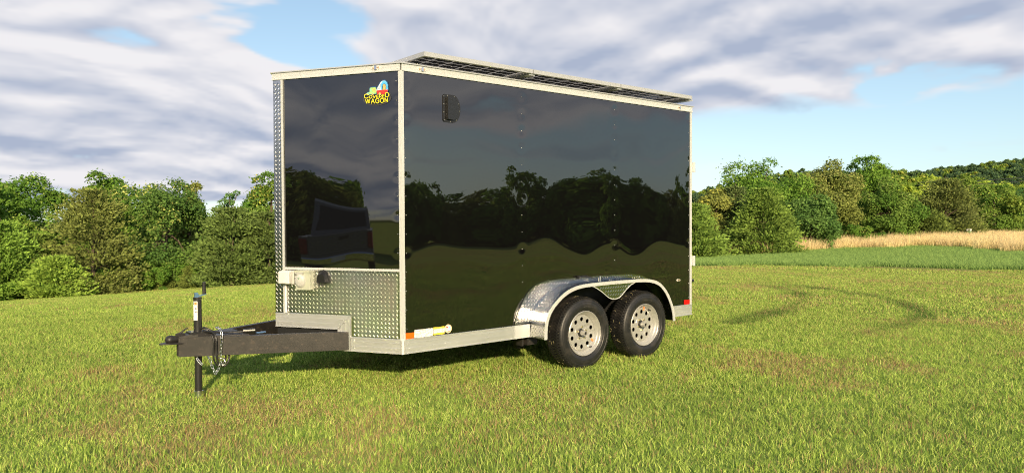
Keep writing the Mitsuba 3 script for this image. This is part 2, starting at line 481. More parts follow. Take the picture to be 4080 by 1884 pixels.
for i in range(4): patch_group(f'short_grass_{i}', 1.0, 4800, 0.056, 0.0066, 0.9, 'grass_blade', 100 + i)
for i in range(3): patch_group(f'mid_grass_{i}', 2.0, 6800, 0.062, 0.0115, 0.9, 'grass_blade', 120 + i)
for i in range(2): patch_group(f'far_grass_{i}', 4.0, 6500, 0.075, 0.022, 0.9, 'grass_blade', 140 + i)
for i in range(2): patch_group(f'hay_grass_{i}', 2.0, 2600, 0.24, 0.022, 1.1, 'hay_blade', 160 + i)
for i in range(2): patch_group(f'tan_grass_{i}', 2.0, 1500, 0.85, 0.020, 0.45, 'tan_blade', 180 + i, 0.35)


def lawn_zone(x, y):
    d, s = view_depth(x, y)
    if HAY_I.contains(Point(x, y)) or TAN_I.contains(Point(x, y)): return 0
    r = math.hypot(x - CAM[0], y - CAM[1])
    infr = d > 0.5 and abs(s) < 0.80 * d + 1.8
    near_refl = math.hypot(x - 1.5, y + 1.0) < 6.0
    near_refl = near_refl or (-17 < x < -2 and -4 < y < 6) or (-4 < x < 18 and -18 < y < 0 and x > -2.6 - 0.75 * (y + 5))
    if not (infr or near_refl): return 0
    return r


def mk(lo, hi, cell):
    def test(x, y):
        # decided on the coarsest cell so that zones meet without gaps
        cx, cy = (math.floor(x / 4) + .5) * 4, (math.floor(y / 4) + .5) * 4
        r = math.hypot(cx - CAM[0], cy - CAM[1])
        return lo <= r < hi and lawn_zone(x, y) > 0 and x < 60
    return test


rg = np.random.default_rng(5)
n1 = scatter('lawn', [f'short_grass_{i}' for i in range(4)], 1.0, mk(0, 13, 1.0), rg)
tmp = {}
base_n = n1


def scatter_more(prefix, groups, cell, test, rng, start):
    keep = {k: scene[k] for k in list(scene) if k.startswith(prefix + '__')}
    for k in keep: scene.pop(k)
    n = scatter(prefix, groups, cell, test, rng)
    new = [scene.pop(f'{prefix}__{i:03d}') for i in range(1, n + 1)]
    scene.update(keep)
    for i, d in enumerate(new): scene[f'{prefix}__{start + i + 1:03d}'] = d
    return start + n


n1 = scatter_more('lawn', [f'mid_grass_{i}' for i in range(3)], 2.0, mk(13, 27, 2.0), rg, n1)
n1 = scatter_more('lawn', [f'far_grass_{i}' for i in range(2)], 4.0, mk(27, 75, 4.0), rg, n1)
labels['lawn'] = {'kind': 'stuff', 'label': 'mown yellow-green lawn around the parked trailer', 'category': 'grass'}
nh = scatter('hay', [f'hay_grass_{i}' for i in range(2)], 2.0, lambda x, y: HAY.contains(Point(x, y)) and abs(view_depth(x, y)[1]) < 0.8 * view_depth(x, y)[0], rg)
labels['hay'] = {'kind': 'stuff', 'label': 'strip of taller deep green uncut grass beyond the mown lawn', 'category': 'grass'}
nt = scatter('tall_dry_grass', [f'tan_grass_{i}' for i in range(2)], 2.0, lambda x, y: TAN.contains(Point(x, y)) and abs(view_depth(x, y)[1]) < 0.8 * view_depth(x, y)[0] + 2, rg)
labels['tall_dry_grass'] = {'kind': 'stuff', 'label': 'band of tall tan seeding grass in front of the tree line', 'category': 'grass'}
print('grass instances', n1, nh, nt)


# ------------------------------------------------------------------ trees
TONE = np.array([2.25, 2.4, 2.6])


def leaf_quads(P, N, s, asp, rng):
    """rhombic leaves: centres P, facing N, length s, aspect asp."""
    n = len(P)
    a = rng.normal(size=(n, 3))
    X = a - N * (a * N).sum(1, keepdims=True); X /= np.linalg.norm(X, axis=1, keepdims=True)
    Y = np.cross(N, X)
    s = np.broadcast_to(s, n)[:, None]
    V = np.stack([P - X * s / 2, P - Y * s * asp / 2 + N * s * .08, P + X * s / 2, P + Y * s * asp / 2 + N * s * .08], 1).reshape(-1, 3)
    k = np.arange(n)[:, None] * 4
    F = np.stack([k + [0, 1, 2], k + [0, 2, 3]], 1).reshape(-1, 3)
    return V, F


def unit(v):
    return v / np.maximum(np.linalg.norm(v, axis=-1, keepdims=True), 1e-9)


def broad_crown(h, rad, col_a, col_b, tip, rng, n_leaf=11000, n_clump=46, low=0.0, size=0.17, sparse=1.0, squash=1.0):
    u = unit(rng.normal(size=(n_clump * 3, 3)))
    u = u[u[:, 2] > -0.75][:n_clump]
    cz = h * (low + 1) / 2
    half = h * (1 - low) / 2
    env = 1 + 0.16 * rng.normal(size=len(u)).clip(-1.5, 1.5)
    q = rng.uniform(0.52, 0.98, len(u)) ** 0.7
    # crowns broaden in the upper half
    prof = np.where(u[:, 2] > 0, 1.0, 1.0 - 0.25 * np.abs(u[:, 2]))
    C = np.stack([u[:, 0] * rad * prof, u[:, 1] * rad * prof, u[:, 2] * half], 1) * (q * env * 0.84)[:, None] + [0, 0, cz]
    # leafy down to the ground
    zr = C[:, 2]; lo_, hi_ = zr.min(), zr.max()
    C[:, 2] = h * (low + 0.07) + (zr - lo_) / (hi_ - lo_) * (hi_ - h * (low + 0.07))
    R = rad * rng.uniform(0.20, 0.38, len(u)) * (0.8 + 0.2 * squash)
    R = np.minimum(R, (h - C[:, 2]) * 0.9 + 0.12 * rad)
    wgt = R ** 2 / (R ** 2).sum()
    idx = rng.choice(len(u), n_leaf, p=wgt)
    v = unit(rng.normal(size=(n_leaf, 3)))
    out = unit(C[idx] - [0, 0, cz * 0.85])
    v = unit(v + out * 0.55 + np.array([0, 0, 0.25]))
    rr = R[idx] * rng.uniform(0.55, 1.08, n_leaf) ** 0.8
    P = C[idx] + v * rr[:, None] * np.array([1, 1, 0.82])
    # broken outline: twig sprays that leave the clump
    tw = rng.random(n_leaf) < 0.10
    P[tw] += v[tw] * (R[idx][tw] * rng.uniform(0.05, 0.45, tw.sum()))[:, None]
    if sparse < 1: P = P[rng.random(n_leaf) < sparse]; v = v[:len(P)]; idx = idx[:len(P)]
    N = unit(v * 0.7 + rng.normal(size=P.shape) * 0.55 + np.array([0, 0, 0.35]))
    V, F = leaf_quads(P, N, size * rng.uniform(0.6, 1.35, len(P)), 0.62, rng)
    tone = rng.random(len(u))[idx] * 0.7 + rng.random(len(P)) * 0.3
    c = np.asarray(col_a) * (1 - tone[:, None]) + np.asarray(col_b) * tone[:, None]
    t = (rng.random(len(P)) < 0.22) * (rng.random(len(u))[idx] > 0.45) * np.clip((P[:, 2] / h - 0.35) * 2.2, 0, 1)
    c = c * (1 - t[:, None]) + np.asarray(tip) * t[:, None]
    c = c * TONE * rng.uniform(0.75, 1.25, (len(P), 1))
    return V, F, np.repeat(c, 4, 0), C


def cedar_crown(h, rad, col_a, col_b, rng, n=9000, size=0.26, power=0.72):
    nb = 150
    t = rng.random(nb) ** 1.15 * 0.985 + 0.005
    az = np.arange(nb) * 2.39996 + rng.normal(size=nb) * 0.3
    wob = 0.80 + 0.40 * rng.random(nb)
    Rb = rad * (1 - t) ** power * wob + 0.03 * rad
    w = (Rb + 0.15 * rad); w /= w.sum()
    b = rng.choice(nb, n, p=w)
    s = rng.uniform(0.25, 1.0, n) ** 0.6
    rise = h * (0.05 + 0.13 * rng.random(nb))
    r = Rb[b] * s
    spread = 0.10 * rad * (0.4 + s)
    ang = az[b] + rng.normal(size=n) * 0.16 * (1.2 - 0.5 * s)
    P = np.stack([np.cos(ang) * r, np.sin(ang) * r, t[b] * h + rise[b] * (s ** 1.6 - 0.35)], 1) + rng.normal(size=(n, 3)) * np.stack([spread, spread, spread * 0.42], 1)
    P[:, 2] = np.clip(P[:, 2], 0.02, h)
    out = np.stack([np.cos(ang), np.sin(ang), np.zeros(n)], 1)
    D = unit(out * 0.9 + rng.normal(size=(n, 3)) * 0.42 + np.array([0, 0, 0.45]))
    S = unit(np.cross(D, rng.normal(size=(n, 3))))
    ln = size * rng.uniform(0.55, 1.3, n)[:, None]
    wd = 0.20
    V = np.stack([P, P + D * ln * .5 - S * ln * wd, P + D * ln, P + D * ln * .5 + S * ln * wd], 1).reshape(-1, 3)
    k = np.arange(n)[:, None] * 4
    F = np.stack([k + [0, 1, 2], k + [0, 2, 3]], 1).reshape(-1, 3)
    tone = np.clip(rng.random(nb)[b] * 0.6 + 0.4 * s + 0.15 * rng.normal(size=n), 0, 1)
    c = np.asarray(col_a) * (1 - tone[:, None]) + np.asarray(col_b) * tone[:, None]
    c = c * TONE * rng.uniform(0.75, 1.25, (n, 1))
    tips = np.stack([np.cos(az) * Rb, np.sin(az) * Rb, t * h + rise * 0.65], 1)
    return V, F, np.repeat(c, 4, 0), tips, np.stack([az * 0, az * 0, t * h - rise * 0.3], 1)


def trunk_mesh(h, r, limbs, rng, roots=None):
    z = np.linspace(-0.15, h, 7)
    wob = np.cumsum(rng.normal(size=(7, 2)) * 0.03 * h / 6, 0); wob[0] = 0
    pts = np.stack([wob[:, 0], wob[:, 1], z], 1)
    ms = [tube(pts, r * np.linspace(1.25, 0.25, 7), 7)]
    for i, c in enumerate(limbs):
        a = roots[i] if roots is not None else pts[3] * 0.6 + pts[4] * 0.4 * rng.uniform(0.6, 1.3)
        b = np.asarray(c)
        m = (a + b) / 2 + [0, 0, 0.08 * h]
        ms.append(tube([a, m, b], [r * 0.38, r * 0.25, r * 0.08], 5))
    return cat(ms)


def bark_fn(p, n, uv):
    v = mikit.fbm(p.x * 9, p.y * 9, p.z * 2.5, 3)
    return mikit.mix((0.05, 0.04, 0.03), (0.17, 0.13, 0.10), v)


bsdf('bark', {'type': 'diffuse', 'reflectance': mikit.proc(bark_fn)})
VC = {'type': 'mesh_attribute', 'name': 'vertex_color'}
bsdf('broad_leaf', thin(VC, 0.45, 0.75))
bsdf('cedar_leaf', thin(VC, 0.6, 0.45))

G1, G2 = (0.040, 0.085, 0.014), (0.095, 0.150, 0.022)     # leafy greens
Y1 = (0.26, 0.24, 0.05)                                   # yellowing tips
C1, C2 = (0.052, 0.062, 0.018), (0.115, 0.135, 0.028)     # cedar
OL1, OL2 = (0.075, 0.090, 0.022), (0.150, 0.150, 0.036)   # olive

TREES = [
    # kind, x, y, height, radius, colours, options, label
    ('oak_tree', 2.21, 50.19, 8.01, 2.9, (G1, G2, (0.16, 0.20, 0.04)), {'n_leaf': 34000, 'n_clump': 80}, 'tall round-headed green oak, first tree from the left edge, higher than its neighbours'),
    ('cedar_tree', 0.45, 39.55, 3.9, 2.0, ((0.05, 0.085, 0.016), (0.13, 0.19, 0.03)), {}, 'bushy bright green cedar in front of the tall round oak at the left edge'),
    ('hickory_tree', 1.9, 44.6, 5.1, 1.45, (G2, (0.13, 0.19, 0.03), (0.2, 0.22, 0.05)), {}, 'pale green broadleaf sapling between the tall left oak and the bushy cedars'),
    ('cedar_tree', 2.67, 37.6, 2.0, 1.45, ((0.06, 0.10, 0.016), (0.16, 0.21, 0.035)), {}, 'low bright yellow-green cedar at the lawn edge, lowest of the left trees'),
    ('cedar_tree', 2.3, 41.2, 3.3, 1.35, ((0.055, 0.08, 0.016), (0.13, 0.17, 0.03)), {}, 'medium green cedar behind the low yellow-green one at the lawn edge'),
    ('cedar_tree', 4.50, 39.20, 5.5, 2.5, ((0.062, 0.066, 0.022), (0.112, 0.124, 0.030)), {}, 'large conical brown-olive cedar left of the yellow-tipped oak'),
    ('hickory_tree', 6.68, 47.81, 7.6, 2.1, (G1, G2, (0.15, 0.18, 0.04)), {'n_leaf': 28000, 'n_clump': 70}, 'tall green broadleaf tree rising behind the large brown-olive cedar'),
    ('oak_tree', 8.32, 39.97, 6.5, 2.55, ((0.038, 0.074, 0.018), (0.080, 0.120, 0.024), (0.30, 0.29, 0.08)), {'n_leaf': 20000, 'n_clump': 60, 'size': 0.16}, 'broad dark-leaved oak with pale yellow tips in the middle of the left trees'),
    ('hickory_tree', 11.25, 45.34, 6.7, 1.3, (OL1, OL2, Y1), {}, 'small yellowish round-topped tree behind the yellow-tipped oak'),
    ('ash_tree', 12.75, 42.97, 6.3, 1.15, ((0.05, 0.10, 0.03), (0.10, 0.16, 0.05), (0.13, 0.19, 0.06)), {'n_leaf': 1500, 'n_clump': 18, 'low': 0.3}, 'thin open-crowned tree with sky showing through, left of the trailer'),
    ('cedar_tree', 10.55, 35.6, 4.2, 1.9, ((0.050, 0.066, 0.020), (0.085, 0.115, 0.028)), {'power': 0.5}, 'wide dark green cedar between the yellow-tipped oak and the trailer nose'),
    ('cedar_tree', 12.33, 34.9, 3.9, 1.6, ((0.046, 0.062, 0.020), (0.080, 0.105, 0.026)), {'power': 0.5}, 'dark cedar half hidden by the front edge of the trailer'),
    ('hickory_tree', 15.0, 40.91, 7.0, 2.1, (G1, (0.12, 0.16, 0.03), Y1), {'n_leaf': 26000, 'n_clump': 70}, 'yellow-green broadleaf tree whose top shows just left of the trailer roof'),
    ('cedar_tree', 32.5, 21.45, 3.2, 1.75, ((0.05, 0.078, 0.016), (0.115, 0.16, 0.03)), {}, 'low bright cedar touching the rear edge of the trailer'),
    ('hickory_tree', 39.16, 25.02, 4.8, 1.7, (OL1, OL2, Y1), {}, 'small yellow-leaved tree above the low cedar beside the trailer rear'),
    ('oak_tree', 46.56, 25.9, 6.6, 3.5, (G1, G2, (0.14, 0.19, 0.035)), {'n_leaf': 26000, 'n_clump': 80}, 'wide two-lobed green oak, first big crown right of the trailer'),
    ('cedar_tree', 40.45, 23.95, 4.5, 1.5, ((0.040, 0.055, 0.022), (0.075, 0.095, 0.028)), {}, 'dark blue-green pointed cedar under the wide two-lobed oak'),
    ('cedar_tree', 38.9, 20.9, 4.2, 2.1, ((0.050, 0.074, 0.016), (0.110, 0.150, 0.028)), {}, 'bright olive cedar where the tan grass band begins'),
    ('hickory_tree', 46.79, 21.9, 3.9, 2.4, ((0.042, 0.080, 0.02), (0.08, 0.125, 0.03), (0.11, 0.16, 0.04)), {}, 'low dark-leaved broadleaf tree right of the bright olive cedar'),
    ('hickory_tree', 55.54, 25.2, 7.1, 2.8, ((0.070, 0.085, 0.022), (0.130, 0.140, 0.034), (0.2, 0.19, 0.06)), {'n_leaf': 22000, 'n_clump': 70}, 'tall brownish-olive tree left of the highest crown on the right'),
    ('oak_tree', 63.86, 26.2, 8.2, 2.65, (G1, G2, (0.12, 0.17, 0.03)), {'n_leaf': 22000, 'n_clump': 70}, 'highest green tree of the right tree line'),
    ('hickory_tree', 61.43, 22.9, 5.6, 2.5, (G1, (0.10, 0.14, 0.028), (0.16, 0.18, 0.05)), {}, 'rounded green tree right of the highest crown, above the tan grass'),
    ('cedar_tree', 69.33, 21.4, 5.5, 3.1, ((0.052, 0.058, 0.022), (0.100, 0.115, 0.028)), {'n': 22000}, 'largest dark cedar of the right tree line, broad cone'),
    ('cedar_tree', 64.9, 21.5, 2.9, 2.1, ((0.048, 0.062, 0.018), (0.095, 0.120, 0.026)), {}, 'low wide cedar in front of the largest dark cedar'),
    ('hickory_tree', 82.06, 21.6, 5.6, 2.9, (G1, (0.13, 0.16, 0.03), (0.24, 0.24, 0.05)), {}, 'yellow-green broadleaf tree under the power line near the right edge'),
    ('hickory_tree', 86.9, 20.3, 5.2, 2.6, ((0.030, 0.062, 0.018), (0.055, 0.095, 0.026), (0.08, 0.12, 0.03)), {}, 'dark broadleaf tree cut off by the right edge'),
    ('hickory_tree', 86.80, 25.4, 6.6, 2.3, (G1, (0.14, 0.17, 0.03), (0.22, 0.23, 0.05)), {}, 'rounded pale green tree behind the largest dark cedar'),
]
for i, (kind, x, y, h, rad, cols, opt, lab) in enumerate(TREES):
    rng = np.random.default_rng(500 + i)
    key = numbered(kind)
    z = float(ground_z(x, y)) - 0.03
    opt = dict(opt); opt.pop('tipmore', None)
    dist = math.hypot(x - CAM[0], y - CAM[1])
    if kind == 'cedar_tree':
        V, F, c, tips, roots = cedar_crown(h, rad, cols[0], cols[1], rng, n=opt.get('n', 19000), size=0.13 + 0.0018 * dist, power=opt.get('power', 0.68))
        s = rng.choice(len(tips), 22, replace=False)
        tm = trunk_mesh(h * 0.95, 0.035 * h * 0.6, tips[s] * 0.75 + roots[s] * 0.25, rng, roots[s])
    else:
        o = {'n_leaf': 19000, 'n_clump': 62, 'size': 0.085 + 0.0016 * dist, **opt}
        V, F, c, C = broad_crown(h, rad, *cols, rng, **o)
        s = rng.choice(len(C), min(12, len(C)), replace=False)
        tm = trunk_mesh(h * 0.8, 0.028 * h, C[s], rng)
    off = np.array([x, y, z])
    tm.apply_translation(off)
    scene[key + '__trunk'] = mikit.ply(tm, 'bark', smooth=40)
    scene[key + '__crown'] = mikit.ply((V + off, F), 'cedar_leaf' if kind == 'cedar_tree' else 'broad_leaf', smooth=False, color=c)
    labels[key] = {'label': lab, 'category': 'tree', 'group': 'trees along the edge of the field'}

# the rest of the woods round the field (behind the trailer, beyond the frame, behind the viewer), one mass
for i in range(5):
    rng = np.random.default_rng(900 + i)
    if i < 2:
        V, F, c, _, _ = cedar_crown(6.0, 2.4, C1, C2, rng, n=5000, size=0.42)
    else:
        V, F, c, _ = broad_crown(8.0, 3.2, G1, G2, (0.15, 0.18, 0.04), rng, n_leaf=6000, size=0.42, n_clump=40, low=0.03)
    scene[f'wood_source_{i}'] = {'type': 'shapegroup', 'crown': mikit.ply((V, F), 'cedar_leaf' if i < 2 else 'broad_leaf', smooth=False, color=c)}
rng = np.random.default_rng(77)
spots = []
for a in np.arange(-170, 180, 1.8):
    R0 = 62 if -150 < a < -20 else 46
    if -80 <= a <= -10: R0 = 68
    if -10 < a < 25: R0 = 135
    if -170 <= a <= -150 or a > 150: R0 = 48
    for j in range(2):
        r = R0 + j * 5.5 + rng.uniform(-2, 2)
        x, y = r * math.cos(math.radians(a)), r * math.sin(math.radians(a))
        d, s = view_depth(x, y)
        if d > 0 and abs(s) < 0.74 * d: continue
        spots.append((x, y))
for u in np.linspace(0.05, 0.95, 9):                         # behind the trailer
    for j in range(2):
        spots.append((16.5 + (33 - 16.5) * u + rng.uniform(-1, 1) + j * 3, 36 - (36 - 25.5) * u + j * 5 + rng.uniform(-1, 1)))
n_tall = len(spots)
for q in np.linspace(0, 1, 11):                              # backing the single trees on the left
    spots.append((-1 + 22 * q + rng.uniform(-.6, .6), 56 - 9 * q + rng.uniform(-1, 1)))
for q in np.linspace(0, 1, 8):                               # and on the right
    spots.append((48 + 48 * q, 31 + rng.uniform(-.5, .8)))
n_back = len(spots)
for q in np.linspace(0, 1, 22):                              # undergrowth at the foot of the trees
    spots.append((-0.5 + 13.5 * q + rng.uniform(-.3, .3), 40.6 - 4.6 * q + rng.uniform(-.4, 1.2)))
for q in np.linspace(0, 1, 20):
    spots.append((33 + 50 * q, 22.6 + 1.2 * math.sin(q * 9) + rng.uniform(-.4, .6)))
for i, (x, y) in enumerate(spots):
    s = rng.uniform(0.8, 1.15)
    if n_tall <= i < n_back: s = rng.uniform(0.68, 0.80) if i < n_tall + 11 else rng.uniform(0.55, 0.70)
    if i >= n_back: s = rng.uniform(0.18, 0.30)
    if i < n_tall and -82 < math.degrees(math.atan2(y, x)) < -8: s *= 0.82
    q = rng.uniform(0, 6.28)
    A = np.eye(4)
    A[:2, :2] = np.array([[math.cos(q), -math.sin(q)], [math.sin(q), math.cos(q)]]) * s
    A[2, 2] = s * rng.uniform(0.9, 1.15) * (0.8 if n_tall - 18 <= i < n_tall else 1.0)
    A[:3, 3] = (x, y, float(ground_z(x, y)) - 0.2)
    scene[f'woods__{i + 1:03d}'] = {'type': 'instance', 'group': {'type': 'ref', 'id': f'wood_source_{int(rng.integers(5))}'}, 'to_world': T(A.tolist())}
labels['woods'] = {'kind': 'stuff', 'label': 'continuous woods round the field, beyond the single trees', 'category': 'woods'}


# ------------------------------------------------------------------ far hills
def hill(key, pts, width, base, lab):
    """a ridge: crest points (x, y, z), falling towards the viewer and behind over "width" metres."""
    P = np.array(pts, float)
    P = P[np.argsort(P[:, 0])]
    d = np.gradient(P[:, :2], axis=0); d = unit(d)
    nrm = np.stack([-d[:, 1], d[:, 0]], 1)
    nrm *= np.sign((nrm * (CAM[:2] - P[:, :2])).sum(1))[:, None]
    s = np.linspace(-1, 1, 25)
    k = 0.5 + 0.5 * np.cos(np.pi * np.abs(s))
    X = P[:, None, 0] + nrm[:, None, 0] * s * width; Y = P[:, None, 1] + nrm[:, None, 1] * s * width
    Z = base + (P[:, None, 2] - base) * k
    scene[key] = mikit.ply(grid_mesh(X, Y, Z), 'hill_ground', smooth=True)
    labels[key] = {'kind': 'structure', 'label': lab, 'category': 'hill'}
    return X, Y, Z


bsdf('hill_ground', two({'type': 'diffuse', 'reflectance': {'type': 'rgb', 'value': [0.035, 0.055, 0.018]}}))


def dense(pts, n=40):
    P = np.array(pts, float); t = np.linspace(0, 1, len(P)); q = np.linspace(0, 1, n)
    return np.stack([np.interp(q, t, P[:, k]) for k in range(3)], 1)


RIDGE = dense([(420, 520, 2), (505, 385, 14), (555.2, 314.4, 31), (639.6, 245.0, 30), (669.8, 220.4, 35), (701.4, 194.6, 41), (720, 120, 52), (740, 20, 62), (745, -150, 66)])
KNOLL = dense([(205, 135, 1), (222, 112, 6), (234.9, 97.7, 8.5), (249.0, 86.0, 6.0), (266.9, 71.3, 4.0), (285, 45, 5), (300, 0, 7), (305, -60, 9)])
HR = hill('far_ridge', RIDGE, 170, -10, 'dark wooded ridge on the skyline at the right')
HK = hill('near_hill', KNOLL, 75, -6, 'low sunlit wooded hill behind the right tree line')
HC = [((0.030, 0.055, 0.030), (0.055, 0.085, 0.035), (0.07, 0.10, 0.035)), ((0.10, 0.14, 0.022), (0.19, 0.22, 0.03), (0.30, 0.29, 0.05)), ((0.06, 0.10, 0.018), (0.12, 0.16, 0.026), (0.2, 0.2, 0.04))]
for i in range(3):
    V, F, c, _ = broad_crown(8.5, 4.2, *HC[i], np.random.default_rng(950 + i), n_leaf=2600, n_clump=26, low=0.0, size=0.95)
    scene[f'hill_source_{i}'] = {'type': 'shapegroup', 'crown': mikit.ply((V, F), 'broad_leaf', smooth=False, color=c)}


def cover_hill(prefix, S, rows, step, kinds, scale, rng):
    X, Y, Z = S
    n = 0
    ii = np.arange(0, X.shape[0] - 1, step)
    for i in ii:
        for j in rows:
            f, q = rng.uniform(0, 1), rng.uniform(-0.5, 0.5)
            i2 = min(i + 1, X.shape[0] - 1)
            x, y, z = ((1 - f) * A_[i, j] + f * A_[i2, j] for A_ in (X, Y, Z))
            d, s_ = view_depth(x, y)
            if not (d > 0 and abs(s_) < 0.9 * d): continue
            s = scale * rng.uniform(0.75, 1.3)
            a = rng.uniform(0, 6.28)
            A = np.eye(4)
            A[:2, :2] = np.array([[math.cos(a), -math.sin(a)], [math.sin(a), math.cos(a)]]) * s
            A[2, 2] = s * 0.9; A[:3, 3] = (x + q * 3, y + q * 3, z - 2.0)
            n += 1
            scene[f'{prefix}__{n:03d}'] = {'type': 'instance', 'group': {'type': 'ref', 'id': f'hill_source_{kinds[int(rng.integers(len(kinds)))]}'}, 'to_world': T(A.tolist())}
    return n


def resample(S, n):
    q = np.linspace(0, S[0].shape[0] - 1, n)
    return [np.stack([np.interp(q, np.arange(A_.shape[0]), A_[:, j]) for j in range(A_.shape[1])], 1) for A_ in S]


rng = np.random.default_rng(31)
m1 = cover_hill('ridge_forest', resample(HR, 110), list(range(11, 24)), 1, [0, 0, 0, 2], 1.25, rng)
m2 = cover_hill('hill_forest', resample(HK, 56), list(range(11, 23)), 1, [1, 1, 2, 1], 0.95, rng)
labels['ridge_forest'] = {'kind': 'stuff', 'label': 'dark forest covering the skyline ridge at the right', 'category': 'forest'}
labels['hill_forest'] = {'kind': 'stuff', 'label': 'sunlit yellow-green forest on the low hill behind the right trees', 'category': 'forest'}
print('hill crowns', m1, m2)

bsdf('wire_grey', two(P_((0.12, 0.10, 0.09), 0.6)))
# power line and utility pedestal
for (a, b, sag) in (((92, 4.5, 7.3), (165.0, 62.0, 8.6), 0.9), ((92, 4.5, 6.85), (165.0, 62.0, 8.1), 1.0)):
    q = np.linspace(0, 1, 24)[:, None]
    pts = np.array(a) * (1 - q) + np.array(b) * q - np.array([0, 0, sag]) * (4 * q * (1 - q))
    k = numbered('power_line')
    scene[k] = mikit.ply(tube(pts, 0.055, 5), 'wire_grey', smooth=True)
    labels[k] = {'label': 'thin sagging overhead wire crossing the trees at the right edge, ' + ('upper one' if k == 'power_line' else 'lower one'), 'category': 'wire', 'group': 'overhead wires'}
px, py = 67.9, 19.0
pz = float(ground_z(px, py))
scene['utility_pedestal__post'] = mikit.ply(box(px - .14, px + .14, py - .14, py + .14, pz - .1, pz + 0.95, .02), 'green_mark', smooth=False)
scene['utility_pedestal__cap'] = mikit.ply(box(px - .17, px + .17, py - .17, py + .17, pz + .95, pz + 1.15, .04), 'pale_grey_plastic', smooth=False)
labels['utility_pedestal'] = {'label': 'small green and white utility pedestal standing in the tan grass below the dark cedar', 'category': 'utility box'}


# ================================================================== the trailer
TR = 'cargo_trailer'
labels[TR] = {'label': 'black enclosed cargo trailer with silver trim, two axles and solar panels on its roof', 'category': 'trailer'}

# body shell
plan = [(0.012, 0.012), (L - 0.004, 0.012), (L - 0.004, 2 * W - 0.012), (0.012, 2 * W - 0.012), (-NX + 0.012, W)]
well = sbox(1.36, -0.1, 3.10, 0.24).union(sbox(1.36, 2 * W - 0.24, 3.10, 2 * W + 0.1))
low = trimesh.creation.extrude_polygon(Polygon(plan).difference(well), 0.46 - 0.035, engine='earcut'); low.apply_translation([0, 0, 0.035])
upm = trimesh.creation.extrude_polygon(Polygon(plan), TB + 0.03 - 0.461, engine='earcut'); upm.apply_translation([0, 0, 0.461])
part(TR, 'body_shell', cat([low, upm]), 'body_black', smooth=False)

# fender outline on the wall (x, z)
FEN = [(1.334, -0.002), (1.336, 0.06), (1.346, 0.152), (1.366, 0.205), (1.399, 0.258), (1.434, 0.296), (1.478, 0.333), (1.530, 0.372), (1.590, 0.405), (1.645, 0.428), (1.705, 0.445), (1.765, 0.456), (1.825, 0.462), (1.945, 0.467),
       (2.195, 0.470), (2.455, 0.469), (2.600, 0.468), (2.665, 0.466), (2.735, 0.461), (2.797, 0.453), (2.870, 0.436), (2.940, 0.406), (2.990, 0.367), (3.030, 0.328), (3.062, 0.290), (3.091, 0.246), (3.125, 0.185), (3.150, 0.128), (3.165, 0.06), (3.171, 0.005)]
FEN = np.array(FEN)
RIV_Z = np.arange(0.20, 2.22, 0.1524)
RIV_X = [1.255, 2.486]


def dents(u, v, pts, depth, rad):
    o = np.zeros_like(u)
    for pu, pv in pts:
        q = ((u - pu) ** 2 + (v - pv) ** 2) / rad ** 2
        m = q < 12
        o[m] -= depth * np.exp(-q[m])
    return o


def wavy(u, v, seed, pts):
    p = np.stack([u * 1.25, v * 1.0, u * 0 + seed], -1)
    w = 0.0125 * (meshkit.fbm(p, 2, seed) - 0.5)
    w += 0.0020 * (meshkit.noise(p * 2.6 + 5, seed + 3) - 0.5)
    far = np.clip((u - 2.2) / 1.2, 0, 1) * np.clip((v - 1.0) / 0.8, 0, 1)
    w += 0.0130 * far * (meshkit.noise(p * 2.1 + 9, seed + 7) - 0.5)
    w += dents(u, v, pts, 0.0006, 0.04)
    return w


# side panel: columns snapped to the fender outline
us = np.unique(np.round(np.concatenate([np.linspace(0.022, L - 0.03, 250), FEN[:, 0] + 0.004]), 4))
zlow = np.where((us > FEN[0, 0]) & (us < FEN[-1, 0]), np.maximum(np.interp(us, FEN[:, 0], FEN[:, 1]) - 0.006, KZ - 0.01), KZ - 0.01)
side_riv = [(x, z) for x in RIV_X for z in RIV_Z]
edge_riv = [(0.037, z) for z in RIV_Z] + [(L - 0.045, z) for z in RIV_Z]
q = np.linspace(0, 1, 150)
U = np.repeat(us[:, None], 150, 1)
Vv = zlow[:, None] + (TB + 0.004 - zlow[:, None]) * q[None]
Wv = wavy(U, Vv, 3, side_riv + edge_riv)
gm = grid_mesh(U, Vv, Wv + 0.003)
m = trimesh.Trimesh(gm[0], gm[1], process=False)
part(TR, 'side_panel', SF(m), 'black_gloss_paint', smooth=True, label='glossy black side panel reflecting the tree line and the sky')
m = trimesh.Trimesh(gm[0] * [1, 1, 1], gm[1], process=False)
part(TR, 'side_panel', SF2(m), 'black_gloss_paint', smooth=True)
# front face panel (u from -d)
D1 = LV * 0.923
uu = np.linspace(-D1 + 0.004, -0.022, 90); vv = np.linspace(TT + 0.01, TB + 0.004, 130)
U, Vv = np.meshgrid(uu, vv, indexing='ij')
fr_riv = [(-0.035, z) for z in RIV_Z]
Wf = 1.0 * wavy(-U, Vv, 8, []) + dents(U, Vv, fr_riv, 0.0005, 0.03)
gm = grid_mesh(U, Vv, Wf + 0.003)
m = trimesh.Trimesh(gm[0], gm[1], process=False)
part(TR, 'front_panel', VF(m), 'black_gloss_paint', smooth=True, label='glossy black panel on the angled front face')
m = trimesh.Trimesh(gm[0] * [-1, 1, 1] + [-LV, 0, 0], gm[1][:, ::-1], process=False)
part(TR, 'front_panel', VF2(m), 'black_gloss_paint', smooth=True)
# rear door panels
for a, b in ((0.03, W - 0.01), (W + 0.01, 2 * W - 0.03)):
    part(TR, 'rear_door', RF(box(a, b, 0.13, TB, 0.0, 0.012, 0.003)), 'black_gloss_paint', smooth=False)


